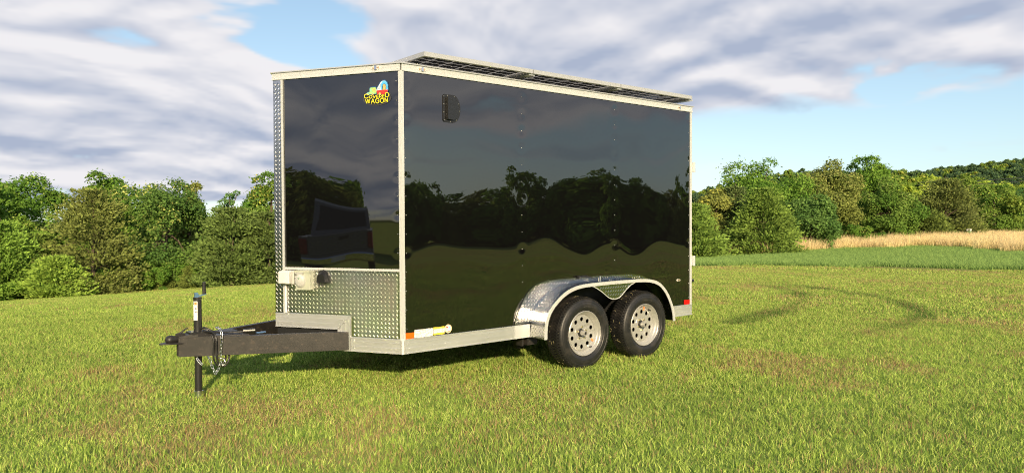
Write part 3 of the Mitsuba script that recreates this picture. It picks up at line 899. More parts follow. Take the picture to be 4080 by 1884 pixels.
# diamond tread
def lug():
    l, w, h = 0.0145, 0.0043, 0.0027
    b = np.array([(-l, 0, 0), (-l * .55, -w, 0), (l * .55, -w, 0), (l, 0, 0), (l * .55, w, 0), (-l * .55, w, 0), (-l * .6, 0, h), (l * .6, 0, h)])
    f = [(0, 1, 6), (1, 2, 7), (1, 7, 6), (2, 3, 7), (3, 4, 7), (4, 5, 6), (4, 6, 7), (5, 0, 6)]
    return b, np.array(f)


LUG_V, LUG_F = lug()


def lugs(u0, u1, v0, v1, inside=None, pitch=0.0355, phase=(0, 0), swap=False):
    """local lug meshes (u, v, w)."""
    out = []
    i = 0
    for a in np.arange(u0, u1, pitch / 2):
        j = 0
        for b in np.arange(v0, v1, pitch / 2):
            if (i + j) % 2 == 0:
                ang = -0.86 if i % 2 == 0 else 0.75
                if swap: ang = -ang
                if inside is None or inside(a, b):
                    out.append((a, b, ang))
            j += 1
        i += 1
    V, F = [], []
    for k, (a, b, ang) in enumerate(out):
        c, s = math.cos(ang), math.sin(ang)
        R = np.array([[c, s, 0], [-s, c, 0], [0, 0, 1.0]])
        V.append((LUG_V * [1, 1, 1.0 if (ang < 0) != swap else 0.6]) @ R + [a, b, 0]); F.append(LUG_F + 8 * k)
    return np.vstack(V), np.vstack(F)


S1, S2 = 0.473, 0.475           # skirt step on the front face
# lower front tread plate (stepped outline)
low_poly = Polygon([(-0.022, KZ - .004), (-S1 - 0.0, KZ - .004), (-S1 - 0.0, NS + KZ - .004), (-D1 + 0.004, NS + KZ - .004), (-D1 + 0.004, TT), (-0.022, TT)])
k = part(TR, 'front_tread_plate', VF(poly_plate(low_poly, 0.004)), 'tread_plate_metal', smooth=False, label='diamond tread plate on the lower front face')
inner = low_poly.buffer(-0.017)
V, F = lugs(-D1, 0, 0.1, TT, lambda a, b: inner.contains(Point(a, b)))
part(k, 'tread_lug', VF(trimesh.Trimesh(V + [0, 0, 0.004], F, process=False)), 'tread_lug_metal', smooth=False, stuff=True)
# the same plate on the far face, plain
fp = shapely.affinity.scale(low_poly, -1, 1, origin=(-LV / 2, 0))
part(TR, 'front_tread_plate', VF2(poly_plate(fp, 0.004)), 'tread_plate_metal', smooth=False)
# nose tread strip
k = part(TR, 'nose_tread_strip', VF(box(-LV, -D1, NS + KZ - .004, TB, 0.002, 0.007)), 'tread_plate_metal', smooth=False, label='narrow diamond tread strip up the nose of the trailer')
part(TR, 'nose_tread_strip', VF2(box(-LV * .077, 0, NS + KZ - .004, TB, 0.002, 0.007)), 'tread_plate_metal', smooth=False)
V, F = lugs(-LV + 0.014, -D1 - 0.012, NS + KZ + 0.02, TB - 0.015)
part(k, 'tread_lug', VF(trimesh.Trimesh(V + [0, 0, 0.007], F, process=False)), 'tread_lug_metal', smooth=False, stuff=True)
# white trim strips
part(TR, 'corner_post', cat([VF(box(-0.020, 0.004, KZ - .01, TB + .003, 0.0, 0.010, 0.002)), SF(box(-0.004, 0.020, KZ - .01, TB + .003, 0.0, 0.010, 0.002))]), 'white_trim', smooth=False, label='thin white corner strip between front face and side')
part(TR, 'trim_strip', VF(box(-D1 - 0.012, -D1 + 0.008, TT - .006, TB + .003, 0.004, 0.014, 0.003)), 'white_trim', smooth=False)
part(TR, 'trim_strip', VF(box(-D1 - 0.010, -D1 + 0.006, NS + KZ - .004, TT - .006, 0.004, 0.012, 0.002)), 'white_trim', smooth=False)
part(TR, 'trim_strip', VF(box(-D1 + 0.009, -0.021, TT - 0.006, TT + 0.014, 0.003, 0.010, 0.002)), 'white_trim', smooth=False)
part(TR, 'rear_post', cat([SF(box(L - 0.026, L + 0.006, KZ - .03, TB + .003, 0.0, 0.010, 0.002)), RF(box(-0.004, 0.024, 0.0, TB, 0.0, 0.008, 0.002))]), 'white_trim', smooth=False, label='white strip down the rear edge')

# skirts: extruded aluminium with ridges
def skirt_profile(h, t=0.012):
    return [(0, 0.002), (0, t + .005), (0.008, t + .005), (0.011, t), (0.36 * h - .002, t), (0.36 * h, t + .0025), (0.36 * h + .004, t + .0025), (0.36 * h + .006, t),
            (0.70 * h - .002, t), (0.70 * h, t + .0025), (0.70 * h + .004, t + .0025), (0.70 * h + .006, t), (h - 0.011, t), (h - 0.008, t + .005), (h, t + .005), (h, 0.002)]


sp = skirt_profile(KZ)
part(TR, 'side_skirt', SF(extrude_profile(sp, 0.012, 1.152)), 'mill_aluminium', smooth=False)
part(TR, 'side_skirt', SF(box(1.154, 1.334, 0.0, KZ, 0.002, 0.017, 0.002)), 'white_trim', smooth=False, label='plain bright end plate of the side skirt in front of the fender')
part(TR, 'side_skirt', SF(extrude_profile(sp, 3.176, L + 0.004)), 'mill_aluminium', smooth=False)
part(TR, 'side_skirt', SF2(extrude_profile(sp, 0.0, L - 0.012)), 'mill_aluminium', smooth=False)
part(TR, 'front_skirt', VF(extrude_profile(sp, -S1 + 0.004, -0.012)), 'mill_aluminium', smooth=False)
part(TR, 'front_skirt', VF(extrude_profile([(v + NS, w) for v, w in sp], -LV + 0.004, lambda v: -S1 - (NS + KZ - v) - 0.003)), 'mill_aluminium', smooth=False, label='raised skirt over the tow bar, mitred at its end')
# upright piece of the step: profile across u, swept along v, mitred on top
pm = extrude_profile([(v, w) for v, w in sp], 0.0, lambda v: NS + KZ - v * 1.0)
pv = pm.vertices.copy()
pm.vertices = np.stack([-S1 - pv[:, 1], pv[:, 0], pv[:, 2]], 1)
pm.invert() if pm.volume < 0 else None
part(TR, 'front_skirt', VF(pm), 'mill_aluminium', smooth=False, label='upright piece of the stepped front skirt')
part(TR, 'front_skirt', VF2(extrude_profile([(v + NS, w) for v, w in sp], -LV * .55, 0.0)), 'mill_aluminium', smooth=False)
part(TR, 'front_skirt', VF2(extrude_profile(sp, -LV, -LV + S1)), 'mill_aluminium', smooth=False)
part(TR, 'corner_post', frame(box(-0.011, 0.011, 0.0, KZ, 0.0, 0.024, 0.003), np.array([0, 0, 0.0]), unit(np.array([1.0, 0, 0]) - DV), ZU, unit(np.array([0, -1.0, 0]) + NV)), 'white_trim', smooth=False)

# roof trim: cove band under the roof lip
hb = H - TB
tp = [(0, 0.002), (0, 0.018), (0.010, 0.018), (0.013, 0.013), (hb - 0.004, 0.013), (hb - 0.003, 0.002)]
tpp = [(v + TB, w) for v, w in tp]
part(TR, 'roof_trim', SF(extrude_profile(tpp, 0.002, L + 0.008)), 'white_trim', smooth=False, label='off-white band under the roof edge along the side')
part(TR, 'roof_trim', VF(extrude_profile(tpp, -LV - 0.006, -0.002)), 'white_trim', smooth=False, label='off-white band under the roof edge across the front')
part(TR, 'roof_trim', VF2(extrude_profile(tpp, -LV, 0.006)), 'white_trim', smooth=False)
part(TR, 'roof_trim', SF2(extrude_profile(tpp, -0.008, L)), 'white_trim', smooth=False)
part(TR, 'roof_trim', RF(extrude_profile(tpp, -0.01, 2 * W + .01)), 'white_trim', smooth=False)
lip = Polygon([(0, 0), (L, 0), (L, 2 * W), (0, 2 * W), (-NX, W)]).buffer(0.024, join_style=2)
lm = trimesh.creation.extrude_polygon(lip, 0.009, engine='earcut'); lm.apply_translation([0, 0, H - 0.003])
part(TR, 'roof', lm, 'roof_metal', smooth=False)

# roof vent box
part(TR, 'roof_vent', box(0.20, 0.50, 0.78, 1.08, H + 0.006, H + 0.155, 0.006), 'roof_metal', smooth=False, label='small grey roof vent box in front of the solar panels')

# solar panels, flat above the roof, overhanging the side
PY0, PY1, PZ, PT = -0.13, 1.63, 2.377, 0.036
edges = [0.138, 1.292, 2.443, 3.592]
for a, b in zip(edges[:-1], edges[1:]):
    b = b - 0.008
    k = part_key(TR, 'solar_panel')
    lab_n = {0: 'foremost', 1: 'middle', 2: 'rearmost'}[edges.index(a)]
    fr = [box(a, b, PY0, PY0 + 0.010, PZ, PZ + PT), box(a, b, PY1 - 0.010, PY1, PZ, PZ + PT), box(a, a + 0.010, PY0 + .010, PY1 - .010, PZ, PZ + PT), box(b - 0.010, b, PY0 + .010, PY1 - .010, PZ, PZ + PT)]
    fl = [box(a + .010, b - .010, PY0 + .010, PY0 + .032, PZ, PZ + .002), box(a + .010, b - .010, PY1 - .032, PY1 - .010, PZ, PZ + .002), box(a + .010, a + .030, PY0 + .032, PY1 - .032, PZ, PZ + .002), box(b - .030, b - .010, PY0 + .032, PY1 - .032, PZ, PZ + .002)]
    part(k, 'frame', cat(fr + fl), 'solar_frame', smooth=False)
    part(k, 'glass', (np.array([(a + .0102, PY0 + .0102, PZ + .030), (b - .0102, PY0 + .0102, PZ + .030), (b - .0102, PY1 - .0102, PZ + .030), (a + .0102, PY1 - .0102, PZ + .030)]), np.array([(0, 1, 2), (0, 2, 3)])), 'solar_glass', smooth=False)
    part(k, 'junction_rail', box(b - 0.030, b + 0.038, PY0 + .02, PY1 - .02, PZ - 0.014, PZ - 0.0005), 'roof_metal', smooth=False)
    nx_, ny_ = 6, 18
    cx = (b - a - 0.05) / nx_; cy = (PY1 - PY0 - 0.05) / ny_
    hid = []
    for j in range(ny_):
        for i in range(nx_):
            x0, y0 = a + .025 + i * cx, PY0 + .025 + j * cy
            c_ = box(x0 + .007, x0 + cx - .007, y0 + .007, y0 + cy - .007, PZ + 0.0285, PZ + 0.0292)
            if j < 6: part(k, 'cell', c_, 'solar_cell', smooth=False)
            else: hid.append(c_)
    part(k, 'cell_field', cat(hid), 'solar_cell', smooth=False, stuff=True)
    for c in (a + .12, b - .12):
        part(k, 'bracket', cat([box(c - .03, c + .03, y, y + .05, H + .004, PZ - .0004) for y in (0.15, 1.2)]), 'roof_metal', smooth=False)


def dome(u, v, r=0.0042, h=0.0026):
    return lathe([(0.0001, h), (r * .6, h * .8), (r, 0), (r, -0.001)], 8).apply_translation([u, v, 0]) if True else None


def domes(pts, r=0.0042, h=0.0026, w=0.0):
    b = lathe([(0.0001, h), (r * .6, h * .85), (r, 0.0), (r, -0.002)], 8)
    return cat([b.copy().apply_translation([u, v, w]) for u, v in pts])


part(TR, 'rivet', SF(domes(side_riv, w=0.0026)), 'rivet_steel', smooth=True, stuff=True, label='vertical rows of small rivets on the side panel')
part(TR, 'rivet', SF(domes(edge_riv, w=0.003)), 'rivet_steel', smooth=True, stuff=True)
part(TR, 'rivet', VF(domes(fr_riv + [(-D1 - 0.016, z) for z in RIV_Z if z > 0.35] + [(-d, TT - 0.012) for d in (0.25, 0.55, 0.83)], w=0.0055)), 'rivet_steel', smooth=True, stuff=True)
# skirt and trim screws
sk = [(0.05, 0.085), (0.05, 0.045), (0.40, 0.05), (0.86, 0.085), (0.86, 0.045), (3.69, 0.085), (3.69, 0.045)]
part(TR, 'screw', SF(domes(sk, 0.006, 0.004, 0.0125)), 'rivet_steel', smooth=True, stuff=True)
sk = [(-0.06, 0.085), (-0.06, 0.035), (-0.44, 0.095), (-0.44, 0.03), (-0.52, 0.04), (-0.565, 0.04), (-0.53, 0.235), (-0.565, 0.18), (-0.54, 0.255), (-0.59, 0.19), (-1.07, 0.28), (-1.14, 0.20)]
part(TR, 'screw', VF(domes(sk, 0.006, 0.004, 0.0125)), 'rivet_steel', smooth=True, stuff=True)
tr = [(0.022, TB + .046), (0.022, TB + .020), (L - .02, TB + .046), (L - .02, TB + .02)]
part(TR, 'screw', SF(domes(tr, 0.005, 0.003, 0.014)), 'rivet_steel', smooth=True, stuff=True)
tr = [(-0.022, TB + .046), (-0.022, TB + .020), (-LV + 0.02, TB + .046), (-LV + .02, TB + .018)]
part(TR, 'screw', VF(domes(tr, 0.005, 0.003, 0.014)), 'rivet_steel', smooth=True, stuff=True)


# clearance lights
def oval(cu, cv, a, b, n=20):
    t = np.linspace(0, 2 * np.pi, n, endpoint=False)
    return Polygon(np.stack([cu + a * np.sign(np.cos(t)) * np.abs(np.cos(t)) ** .7, cv + b * np.sin(t)], 1))


def light(to, cu, cv, s=1.0, w=0.014, lab=None):
    k = part_key(TR, 'marker_light')
    part(k, 'base', to(poly_plate(oval(cu, cv, 0.042 * s, 0.016 * s), 0.005), w), 'lamp_lens', smooth=False)
    part(k, 'lens', to(cat([frame(lathe([(0.0001, .008), (0.006, .007), (0.010, 0.001), (0.010, 0)], 14), np.array([cu + dx * s, cv, 0.005]), np.array([s, 0, 0]), np.array([0, s, 0]), ZU) for dx in (-.022, .022)]), w), 'lamp_amber', smooth=True)
    part(k, 'clip', to(box(cu - .010 * s, cu + .010 * s, cv - .015 * s, cv + .015 * s, .005, .014, .002), w), 'chrome', smooth=False)
    if lab: labels[k] = {'label': lab}


light(VF, -0.214, 2.298)
light(SF, 0.188, 2.295)
light(SF, 3.512, 2.291, 0.9)
light(SF, 3.507, 0.399, 0.8, 0.003, 'small white marker lamp on the side behind the fender')

# side vent, D shaped
t_ = np.linspace(math.pi / 2, -math.pi / 2, 14)
Dp = Polygon([(0.396, 1.905), (0.396, 2.105), (0.41, 2.12)] + [(0.498 + 0.075 * math.cos(a), 2.004 + 0.116 * math.sin(a)) for a in t_] + [(0.41, 1.890)])
k = part_key(TR, 'side_vent')
labels[k] = {'label': 'black plastic d-shaped air vent high on the side'}
part(k, 'flange', SF(poly_plate(Dp.difference(Dp.buffer(-0.022)), 0.008), 0.002), 'black_plastic', smooth=False)
hood = Dp.buffer(-0.022).intersection(sbox(0.428, 1.8, 0.6, 2.2))
hm = poly_plate(hood, 0.034)
hv = hm.vertices.copy(); top = hv[:, 2] > 0.01
hv[top, 2] = np.interp(hv[top, 0], [0.428, 0.56], [0.036, 0.012]); hm.vertices = hv
part(k, 'hood', SF(hm, 0.002), 'black_plastic', smooth=False)
part(k, 'louvre', SF(cat([box(0.417, 0.4279, z, z + 0.0035, 0.003, 0.02) for z in np.arange(1.915, 2.095, 0.007)])), 'black_satin', smooth=False, stuff=True)
part(k, 'screw', SF(domes([(0.405, 2.105), (0.44, 2.112), (0.51, 2.108), (0.555, 2.05), (0.563, 1.99), (0.53, 1.912), (0.47, 1.898), (0.41, 1.905), (0.405, 1.97), (0.405, 2.04)], 0.004, 0.003, 0.010)), 'rivet_steel', smooth=True, stuff=True)

# reflectors and stickers on the side
def rrect(u0, u1, v0, v1, r):
    return sbox(u0 + r, v0 + r, u1 - r, v1 - r).buffer(r, quad_segs=4)


part(TR, 'reflector', SF(poly_plate(rrect(0.017, 0.101, 0.121, 0.167, 0.008), 0.003), 0.006), 'orange_reflector', smooth=False, label='orange reflector low on the side at the front corner')
part(TR, 'reflector', SF(poly_plate(rrect(3.606, 3.706, 0.123, 0.172, 0.012), 0.003), 0.006), 'red_reflector', smooth=False, label='red reflector low on the side at the rear corner')
part(TR, 'sticker', SF(poly_plate(rrect(0.104, 0.284, 0.121, 0.185, 0.004), 0.0006), 0.006), 'certificate_print', smooth=False, label='white certification sticker with rows of small print')
part(TR, 'sticker', SF(poly_plate(rrect(0.287, 0.400, 0.124, 0.188, 0.004), 0.0006), 0.006), 'placard_print', smooth=False, label='white and yellow tyre loading placard')
k = part(TR, 'sticker', SF(poly_plate(Point(0.436, 0.164).buffer(0.036), 0.0006), 0.006), 'sticker_cream', smooth=False, label='round cream sticker with red and blue print')
part(k, 'print', SF(poly_plate(Point(0.436, 0.164).buffer(0.026), 0.0005), 0.007), 'sticker_white', smooth=False)
part(k, 'print', SF(cat([poly_plate(sbox(0.414, 0.172, 0.432, 0.181), .0005), poly_plate(sbox(0.415, 0.160, 0.428, 0.166), .0005), poly_plate(sbox(0.42, 0.139, 0.452, 0.144), .0005)]), 0.0078), 'logo_red', smooth=False)
part(k, 'print', SF(cat([poly_plate(sbox(0.440, 0.172, 0.458, 0.176), .0005), poly_plate(sbox(0.444, 0.163, 0.449, 0.184), .0005), poly_plate(Polygon([(0.424, .150), (.45, .157), (.45, .160), (.424, .153)]), .0005)]), 0.0078), 'logo_blue', smooth=False)

# emblem on the front face (u = -distance from the corner)
k = part_key(TR, 'emblem')
labels[k] = {'label': 'emblem of a green truck pulling a red and blue covered wagon over yellow lettering'}
EU, EV = -0.212, 2.0
oval_p = Polygon([(EU + 0.128 * math.cos(a), 2.052 + 0.055 * math.sin(a)) for a in np.linspace(0, 2 * np.pi, 48, endpoint=False)])
cover_arch = Polygon([(-0.217, 2.116), (-0.208, 2.135), (-0.190, 2.160), (-0.172, 2.184), (-0.155, 2.192), (-0.135, 2.190), (-0.121, 2.178), (-0.113, 2.158), (-0.112, 2.119), (-0.16, 2.118)])
wagon = Polygon([(-0.214, 2.117), (-0.112, 2.119), (-0.118, 2.095), (-0.13, 2.086), (-0.205, 2.086)])
cab = Polygon([(-0.276, 2.108), (-0.276, 2.135), (-0.268, 2.143), (-0.225, 2.144), (-0.219, 2.136), (-0.215, 2.095), (-0.29, 2.093), (-0.294, 2.104)])
wings = Polygon([(-0.304, 2.098), (-0.297, 2.105), (-0.288, 2.104), (-0.278, 2.092), (-0.262, 2.092), (-0.255, 2.102), (-0.244, 2.102), (-0.238, 2.094), (-0.216, 2.094), (-0.216, 2.089), (-0.305, 2.089)])
lay = 0.0062
part(k, 'badge', VF(poly_plate(oval_p, 0.0008), lay), 'logo_grey', smooth=False)
out = cover_arch.buffer(0.007).union(wagon.buffer(0.005)).union(cab.buffer(0.006)).union(wings.buffer(0.005))
part(k, 'outline', VF(poly_plate(out, 0.0008), lay + 0.0010), 'logo_darkblue', smooth=False)
part(k, 'wagon_cover', VF(poly_plate(cover_arch, 0.0008), lay + 0.0020), 'logo_pale', smooth=False)
hoop = Polygon([(-0.176, 2.116), (-0.176, 2.158), (-0.168, 2.180), (-0.155, 2.190), (-0.135, 2.189), (-0.121, 2.178), (-0.113, 2.158), (-0.112, 2.118)])
part(k, 'wagon_hoop', VF(poly_plate(hoop, 0.0008), lay + 0.0030), 'logo_blue', smooth=False)
part(k, 'wagon_opening', VF(poly_plate(Polygon([(-0.162, 2.119), (-0.164, 2.145), (-0.156, 2.163), (-0.146, 2.169), (-0.133, 2.165), (-0.126, 2.150), (-0.127, 2.119)]), 0.0008), lay + 0.0040), 'logo_darkblue', smooth=False)
part(k, 'wagon_load', VF(poly_plate(Polygon([(-0.157, 2.119), (-0.154, 2.135), (-0.155, 2.152), (-0.146, 2.165), (-0.135, 2.162), (-0.129, 2.149), (-0.130, 2.119)]), 0.0008), lay + 0.0050), 'logo_tan', smooth=False)
part(k, 'cover_rib', VF(cat([poly_plate(Polygon([(a, 2.118), (a + .003, 2.118), (b + .003, c), (b, c)]), 0.0008) for a, b, c in ((-.208, -.203, 2.136), (-.198, -.190, 2.152), (-.187, -.179, 2.166))]), lay + 0.0030), 'logo_darkblue', smooth=False)
part(k, 'wagon_box', VF(poly_plate(wagon, 0.0008), lay + 0.0040), 'logo_red', smooth=False)
part(k, 'truck_cab', VF(poly_plate(cab, 0.0008), lay + 0.0020), 'logo_green', smooth=False)
part(k, 'truck_wing', VF(poly_plate(wings, 0.0008), lay + 0.0030), 'logo_teal', smooth=False)
part(k, 'truck_window', VF(cat([poly_plate(sbox(-0.250, 2.118, -0.228, 2.135), 0.0008)]), lay + 0.0030), 'logo_tan', smooth=False)
part(k, 'truck_window', VF(cat([poly_plate(sbox(-0.270, 2.110, -0.259, 2.136), 0.0008)]), lay + 0.0030), 'logo_teal', smooth=False)
part(k, 'wheel', VF(cat([poly_plate(Point(x, 2.090).buffer(r), 0.0008) for x, r in ((-.249, .008), (-.183, .010), (-.295, .006))]), lay + 0.0050), 'logo_tan', smooth=False)


def put_text(s, h, u, v, sx=1.0, sy=1.0):
    m_ = meshkit.text_mesh(s, h, 0.001, bold=True)
    m_.apply_scale([sx, sy, 1]); m_.apply_translation([u - m_.bounds[0, 0], v, 0])
    return m_


def arc_word(chars, u0, u1, v0, sag, hs):
    """letters spread from u0 to u1, base line sagging in the middle."""
    ms = [meshkit.text_mesh(c_, h_, 0.001, bold=False) for c_, h_ in zip(chars, hs)]
    ws = [m_.bounds[1, 0] - m_.bounds[0, 0] for m_ in ms]
    f_ = (u1 - u0) * 0.86 / sum(ws)
    for m_ in ms: m_.apply_scale([f_, 1, 1])
    ws = [w_ * f_ for w_ in ws]
    gap = (u1 - u0 - sum(ws)) / (len(ms) - 1)
    u = u0
    outm = []
    for m_, w_ in zip(ms, ws):
        f = (u + w_ / 2 - u0) / (u1 - u0) * 2 - 1
        m_.apply_translation([u - m_.bounds[0, 0], v0 - sag * (1 - f * f), 0])
        outm.append(m_); u += w_ + gap
    return cat(outm)


word1 = arc_word('COVERED', -0.326, -0.098, 2.060, 0.004, [0.036, 0.024, 0.024, 0.024, 0.024, 0.024, 0.036])
word2 = arc_word('WAGON', -0.315, -0.111, 2.022, 0.008, [0.034, 0.037, 0.040, 0.037, 0.034])
sil1 = trimesh.util.concatenate([word1, word2])
sh = cat([m_ for m_ in (word1.copy(), word2.copy())])
sh.vertices = (sh.vertices - [EU, 2.04, 0]) * [1.03, 1.10, 1] + [EU, 2.04, 0]
part(k, 'lettering_backing', VF(poly_plate(Polygon([(EU + 0.112 * math.cos(a), 2.052 + 0.047 * math.sin(a)) for a in np.linspace(0, 2 * np.pi, 40, endpoint=False)]).union(sbox(-.322, 2.055, -.10, 2.088)), 0.0008), lay + 0.0020), 'logo_black', smooth=False)
part(k, 'lettering', VF(word1, lay + 0.0055), 'logo_yellow', smooth=False)
part(k, 'lettering', VF(word2, lay + 0.0055), 'logo_yellow', smooth=False)

# boxes on the lower front face
k = part_key(TR, 'outlet_box'); labels[k] = {'label': 'pale grey covered outlet box at the top of the tread plate'}
part(k, 'back_plate', VF(box(-1.128, -1.004, 0.538, 0.656, 0.012, 0.030, 0.004)), 'grey_plastic', smooth=False)
part(k, 'cover', VF(box(-1.124, -1.020, 0.543, 0.652, 0.030, 0.078, 0.008)), 'pale_grey_plastic', smooth=False)
part(k, 'lid', VF(box(-1.118, -1.046, 0.549, 0.647, 0.078, 0.088, 0.004)), 'pale_grey_plastic', smooth=False)
part(TR, 'conduit', VF(cyl((-1.095, 0.296, 0.014), (-1.095, 0.54, 0.014), 0.008, 10)), 'white_plastic', smooth=True)
k = part_key(TR, 'power_inlet'); labels[k] = {'label': 'grey-green power inlet box with a round flip cover'}
part(k, 'box', VF(box(-0.960, -0.822, 0.497, 0.654, 0.006, 0.070, 0.004)), 'grey_green_paint', smooth=False)
part(k, 'flap', VF(box(-0.964, -0.818, 0.644, 0.660, 0.006, 0.078, 0.003)), 'grey_green_paint', smooth=False)
cov = lathe([(0.0001, .030), (0.030, .028), (0.046, .018), (0.052, .004), (0.052, 0)], 10)
cov.apply_scale([0.98, 1.22, 1]); cov.apply_translation([-0.908, 0.578, 0.070])
part(k, 'cover', VF(cov), 'grey_plastic', smooth=40)
part(k, 'cover_hinge', VF(box(-0.940, -0.876, 0.630, 0.642, 0.070, 0.092, 0.003)), 'grey_plastic', smooth=False)
part(k, 'mark', VF(poly_plate(Polygon([(-.918, .60), (-.898, .60), (-.908, .588)]), 0.001), 0.1), 'green_mark', smooth=False)
part(k, 'screw', VF(domes([(-0.892, 0.503)], 0.005, 0.003, 0.070)), 'rivet_steel', smooth=True)
k = part_key(TR, 'cable_hatch'); labels[k] = {'label': 'black hooded cable hatch with short plug leads'}
hs = [(-0.782, 0.56), (-0.780, 0.61), (-0.765, 0.645), (-0.727, 0.662), (-0.690, 0.645), (-0.674, 0.61), (-0.672, 0.56)]
hm = poly_plate(Polygon(hs), 0.046); hv = hm.vertices.copy(); tp_ = hv[:, 2] > 0.02
hv[tp_, 0] = -0.727 + (hv[tp_, 0] + 0.727) * 0.72; hv[tp_, 1] = 0.60 + (hv[tp_, 1] - 0.60) * 0.72 - 0.008; hm.vertices = hv
part(k, 'hood', VF(hm, 0.008), 'black_plastic', smooth=25)
part(k, 'flange', VF(poly_plate(Polygon(hs).buffer(0.006), 0.005), 0.0062), 'black_satin', smooth=False)
part(k, 'lead', VF(cat([cyl((-.757, .575, .03), (-.755, .527, .03), .007, 8), cyl((-.727, .575, .03), (-.726, .530, .03), .008, 8)])), 'black_satin', smooth=True)
part(k, 'screw', VF(domes([(-0.727, 0.655), (-0.684, 0.565)], 0.005, 0.003, 0.012)), 'rivet_steel', smooth=True)
# outlet box on the far face of the nose
k = part_key(TR, 'outlet_box'); labels[k] = {'label': 'white outlet box on the far face of the nose, seen edge on'}
part(k, 'back_plate', VF2(box(-0.20, -0.07, 0.545, 0.665, 0.008, 0.026, 0.004)), 'white_plastic', smooth=False)
part(k, 'cover', VF2(box(-0.19, -0.08, 0.55, 0.66, 0.026, 0.070, 0.008)), 'white_plastic', smooth=False)

# rear hinges and latch
for z0 in (1.598, 0.553):
    part(TR, 'door_hinge', cat([box(L + .004, L + .030, -0.030, 0.03, z0, z0 + .105, .003), cyl((L + .024, -0.028, z0 - .004), (L + .024, -0.028, z0 + .109), 0.012, 10)]), 'white_trim', smooth=False)
part(TR, 'bumper_stop', cyl((L + .0, 0.012, 0.378), (L + .055, 0.012, 0.378), 0.018, 12), 'black_plastic', smooth=30)

# ------------------------------------------------------------------ fender
YO = 0.220


def resample_poly(P, step):
    d = np.r_[0, np.cumsum(np.linalg.norm(np.diff(P, axis=0), axis=1))]
    n = int(d[-1] / step) + 1
    s = np.linspace(0, d[-1], n)
    return np.stack([np.interp(s, d, P[:, k]) for k in range(P.shape[1])], 1), s


def soften(P, it=2):
    P = P.copy()
    for _ in range(it):
        P[1:-1] = 0.25 * P[:-2] + 0.5 * P[1:-1] + 0.25 * P[2:]
    return P


FP, FS = resample_poly(FEN, 0.02)
FP = soften(FP, 3)
FT = np.gradient(FP, axis=0); FT = unit(FT)
FN = np.stack([-FT[:, 1], FT[:, 0]], 1)          # outwards from the wheels


def fender_shell(off):
    a = FP + FN * off
    X = np.repeat(a[:, :1], 2, 1); Z = np.repeat(a[:, 1:], 2, 1)
    Y = np.tile([-0.002, -YO], (len(a), 1))
    return trimesh.Trimesh(*grid_mesh(X, Y, Z), process=False)


k = part_key(TR, 'fender'); FK = k
labels[k] = {'label': 'polished diamond plate fender over both wheels'}
part(k, 'top_plate', fender_shell(0.0), 'tread_plate_metal', smooth=True)
# tread lugs follow the plate
V, F = lugs(0.015, FS[-1] - 0.01, 0.018, YO - 0.022, pitch=0.0355, swap=True)
cx = np.interp(V[:, 0], FS, FP[:, 0]); cz = np.interp(V[:, 0], FS, FP[:, 1])
nx = np.interp(V[:, 0], FS, FN[:, 0]); nz = np.interp(V[:, 0], FS, FN[:, 1])
part(k, 'tread_lug', trimesh.Trimesh(np.stack([cx + nx * V[:, 2], -V[:, 1], cz + nz * V[:, 2]], 1), F, process=False), 'tread_lug_metal', smooth=False, stuff=True)
# wall flange
outer = np.array([(1.158, KZ + .001), (1.160, 0.154), (1.187, 0.209), (1.222, 0.275), (1.263, 0.344), (1.310, 0.402), (1.373, 0.453), (1.45, 0.485), (1.541, 0.502), (1.70, 0.510), (2.0, 0.513), (2.5, 0.513), (2.75, 0.505), (2.90, 0.480), (3.03, 0.430), (3.12, 0.36), (3.19, 0.26), (3.225, 0.16), (3.228, KZ + .001)])
inn = FP[(FP[:, 1] > KZ)]
fl = Polygon(np.vstack([outer, inn[::-1]])).buffer(0)
part(k, 'wall_flange', SF(poly_plate(fl, 0.003), 0.0075), 'tread_plate_metal', smooth=False)
fi = fl.buffer(-0.012)
V, F = lugs(1.15, 3.25, KZ, 0.52, lambda a, b: fi.contains(Point(a, b)), pitch=0.0355, swap=True)
part(k, 'tread_lug', SF(trimesh.Trimesh(V + [0, 0, .003], F, process=False), 0.0075), 'tread_lug_metal', smooth=False, stuff=True)
# outer lip band
a0, a1 = FP + FN * 0.006, FP - FN * 0.026
lipp = Polygon(np.vstack([a0, a1[::-1]])).buffer(0)
part(k, 'lip', SF(poly_plate(lipp, 0.008), YO - 0.004), 'white_trim', smooth=False, label='bright rolled edge of the fender')
# valance between the wheels
val = [(1.93, 0.452), (2.00, 0.424), (2.075, 0.383), (2.135, 0.342), (2.175, 0.318), (2.215, 0.306), (2.27, 0.303), (2.32, 0.312), (2.36, 0.338), (2.425, 0.388), (2.485, 0.426), (2.56, 0.450), (2.56, 0.462), (1.93, 0.460)]
vp = Polygon(val).buffer(0)
part(k, 'valance', SF(poly_plate(vp, 0.003), YO - 0.008), 'tread_plate_metal', smooth=False)
vi = vp.buffer(-0.008)
V, F = lugs(1.9, 2.6, 0.29, 0.47, lambda a, b: vi.contains(Point(a, b)), pitch=0.0355)
part(k, 'tread_lug', SF(trimesh.Trimesh(V + [0, 0, .003], F, process=False), YO - 0.008), 'tread_lug_metal', smooth=False, stuff=True)
ve = np.array(val[:12]); ve2 = ve - [0, 0.008]
part(k, 'lip', SF(poly_plate(Polygon(np.vstack([ve, ve2[::-1]])).buffer(0), 0.006), YO - 0.007), 'white_trim', smooth=False)
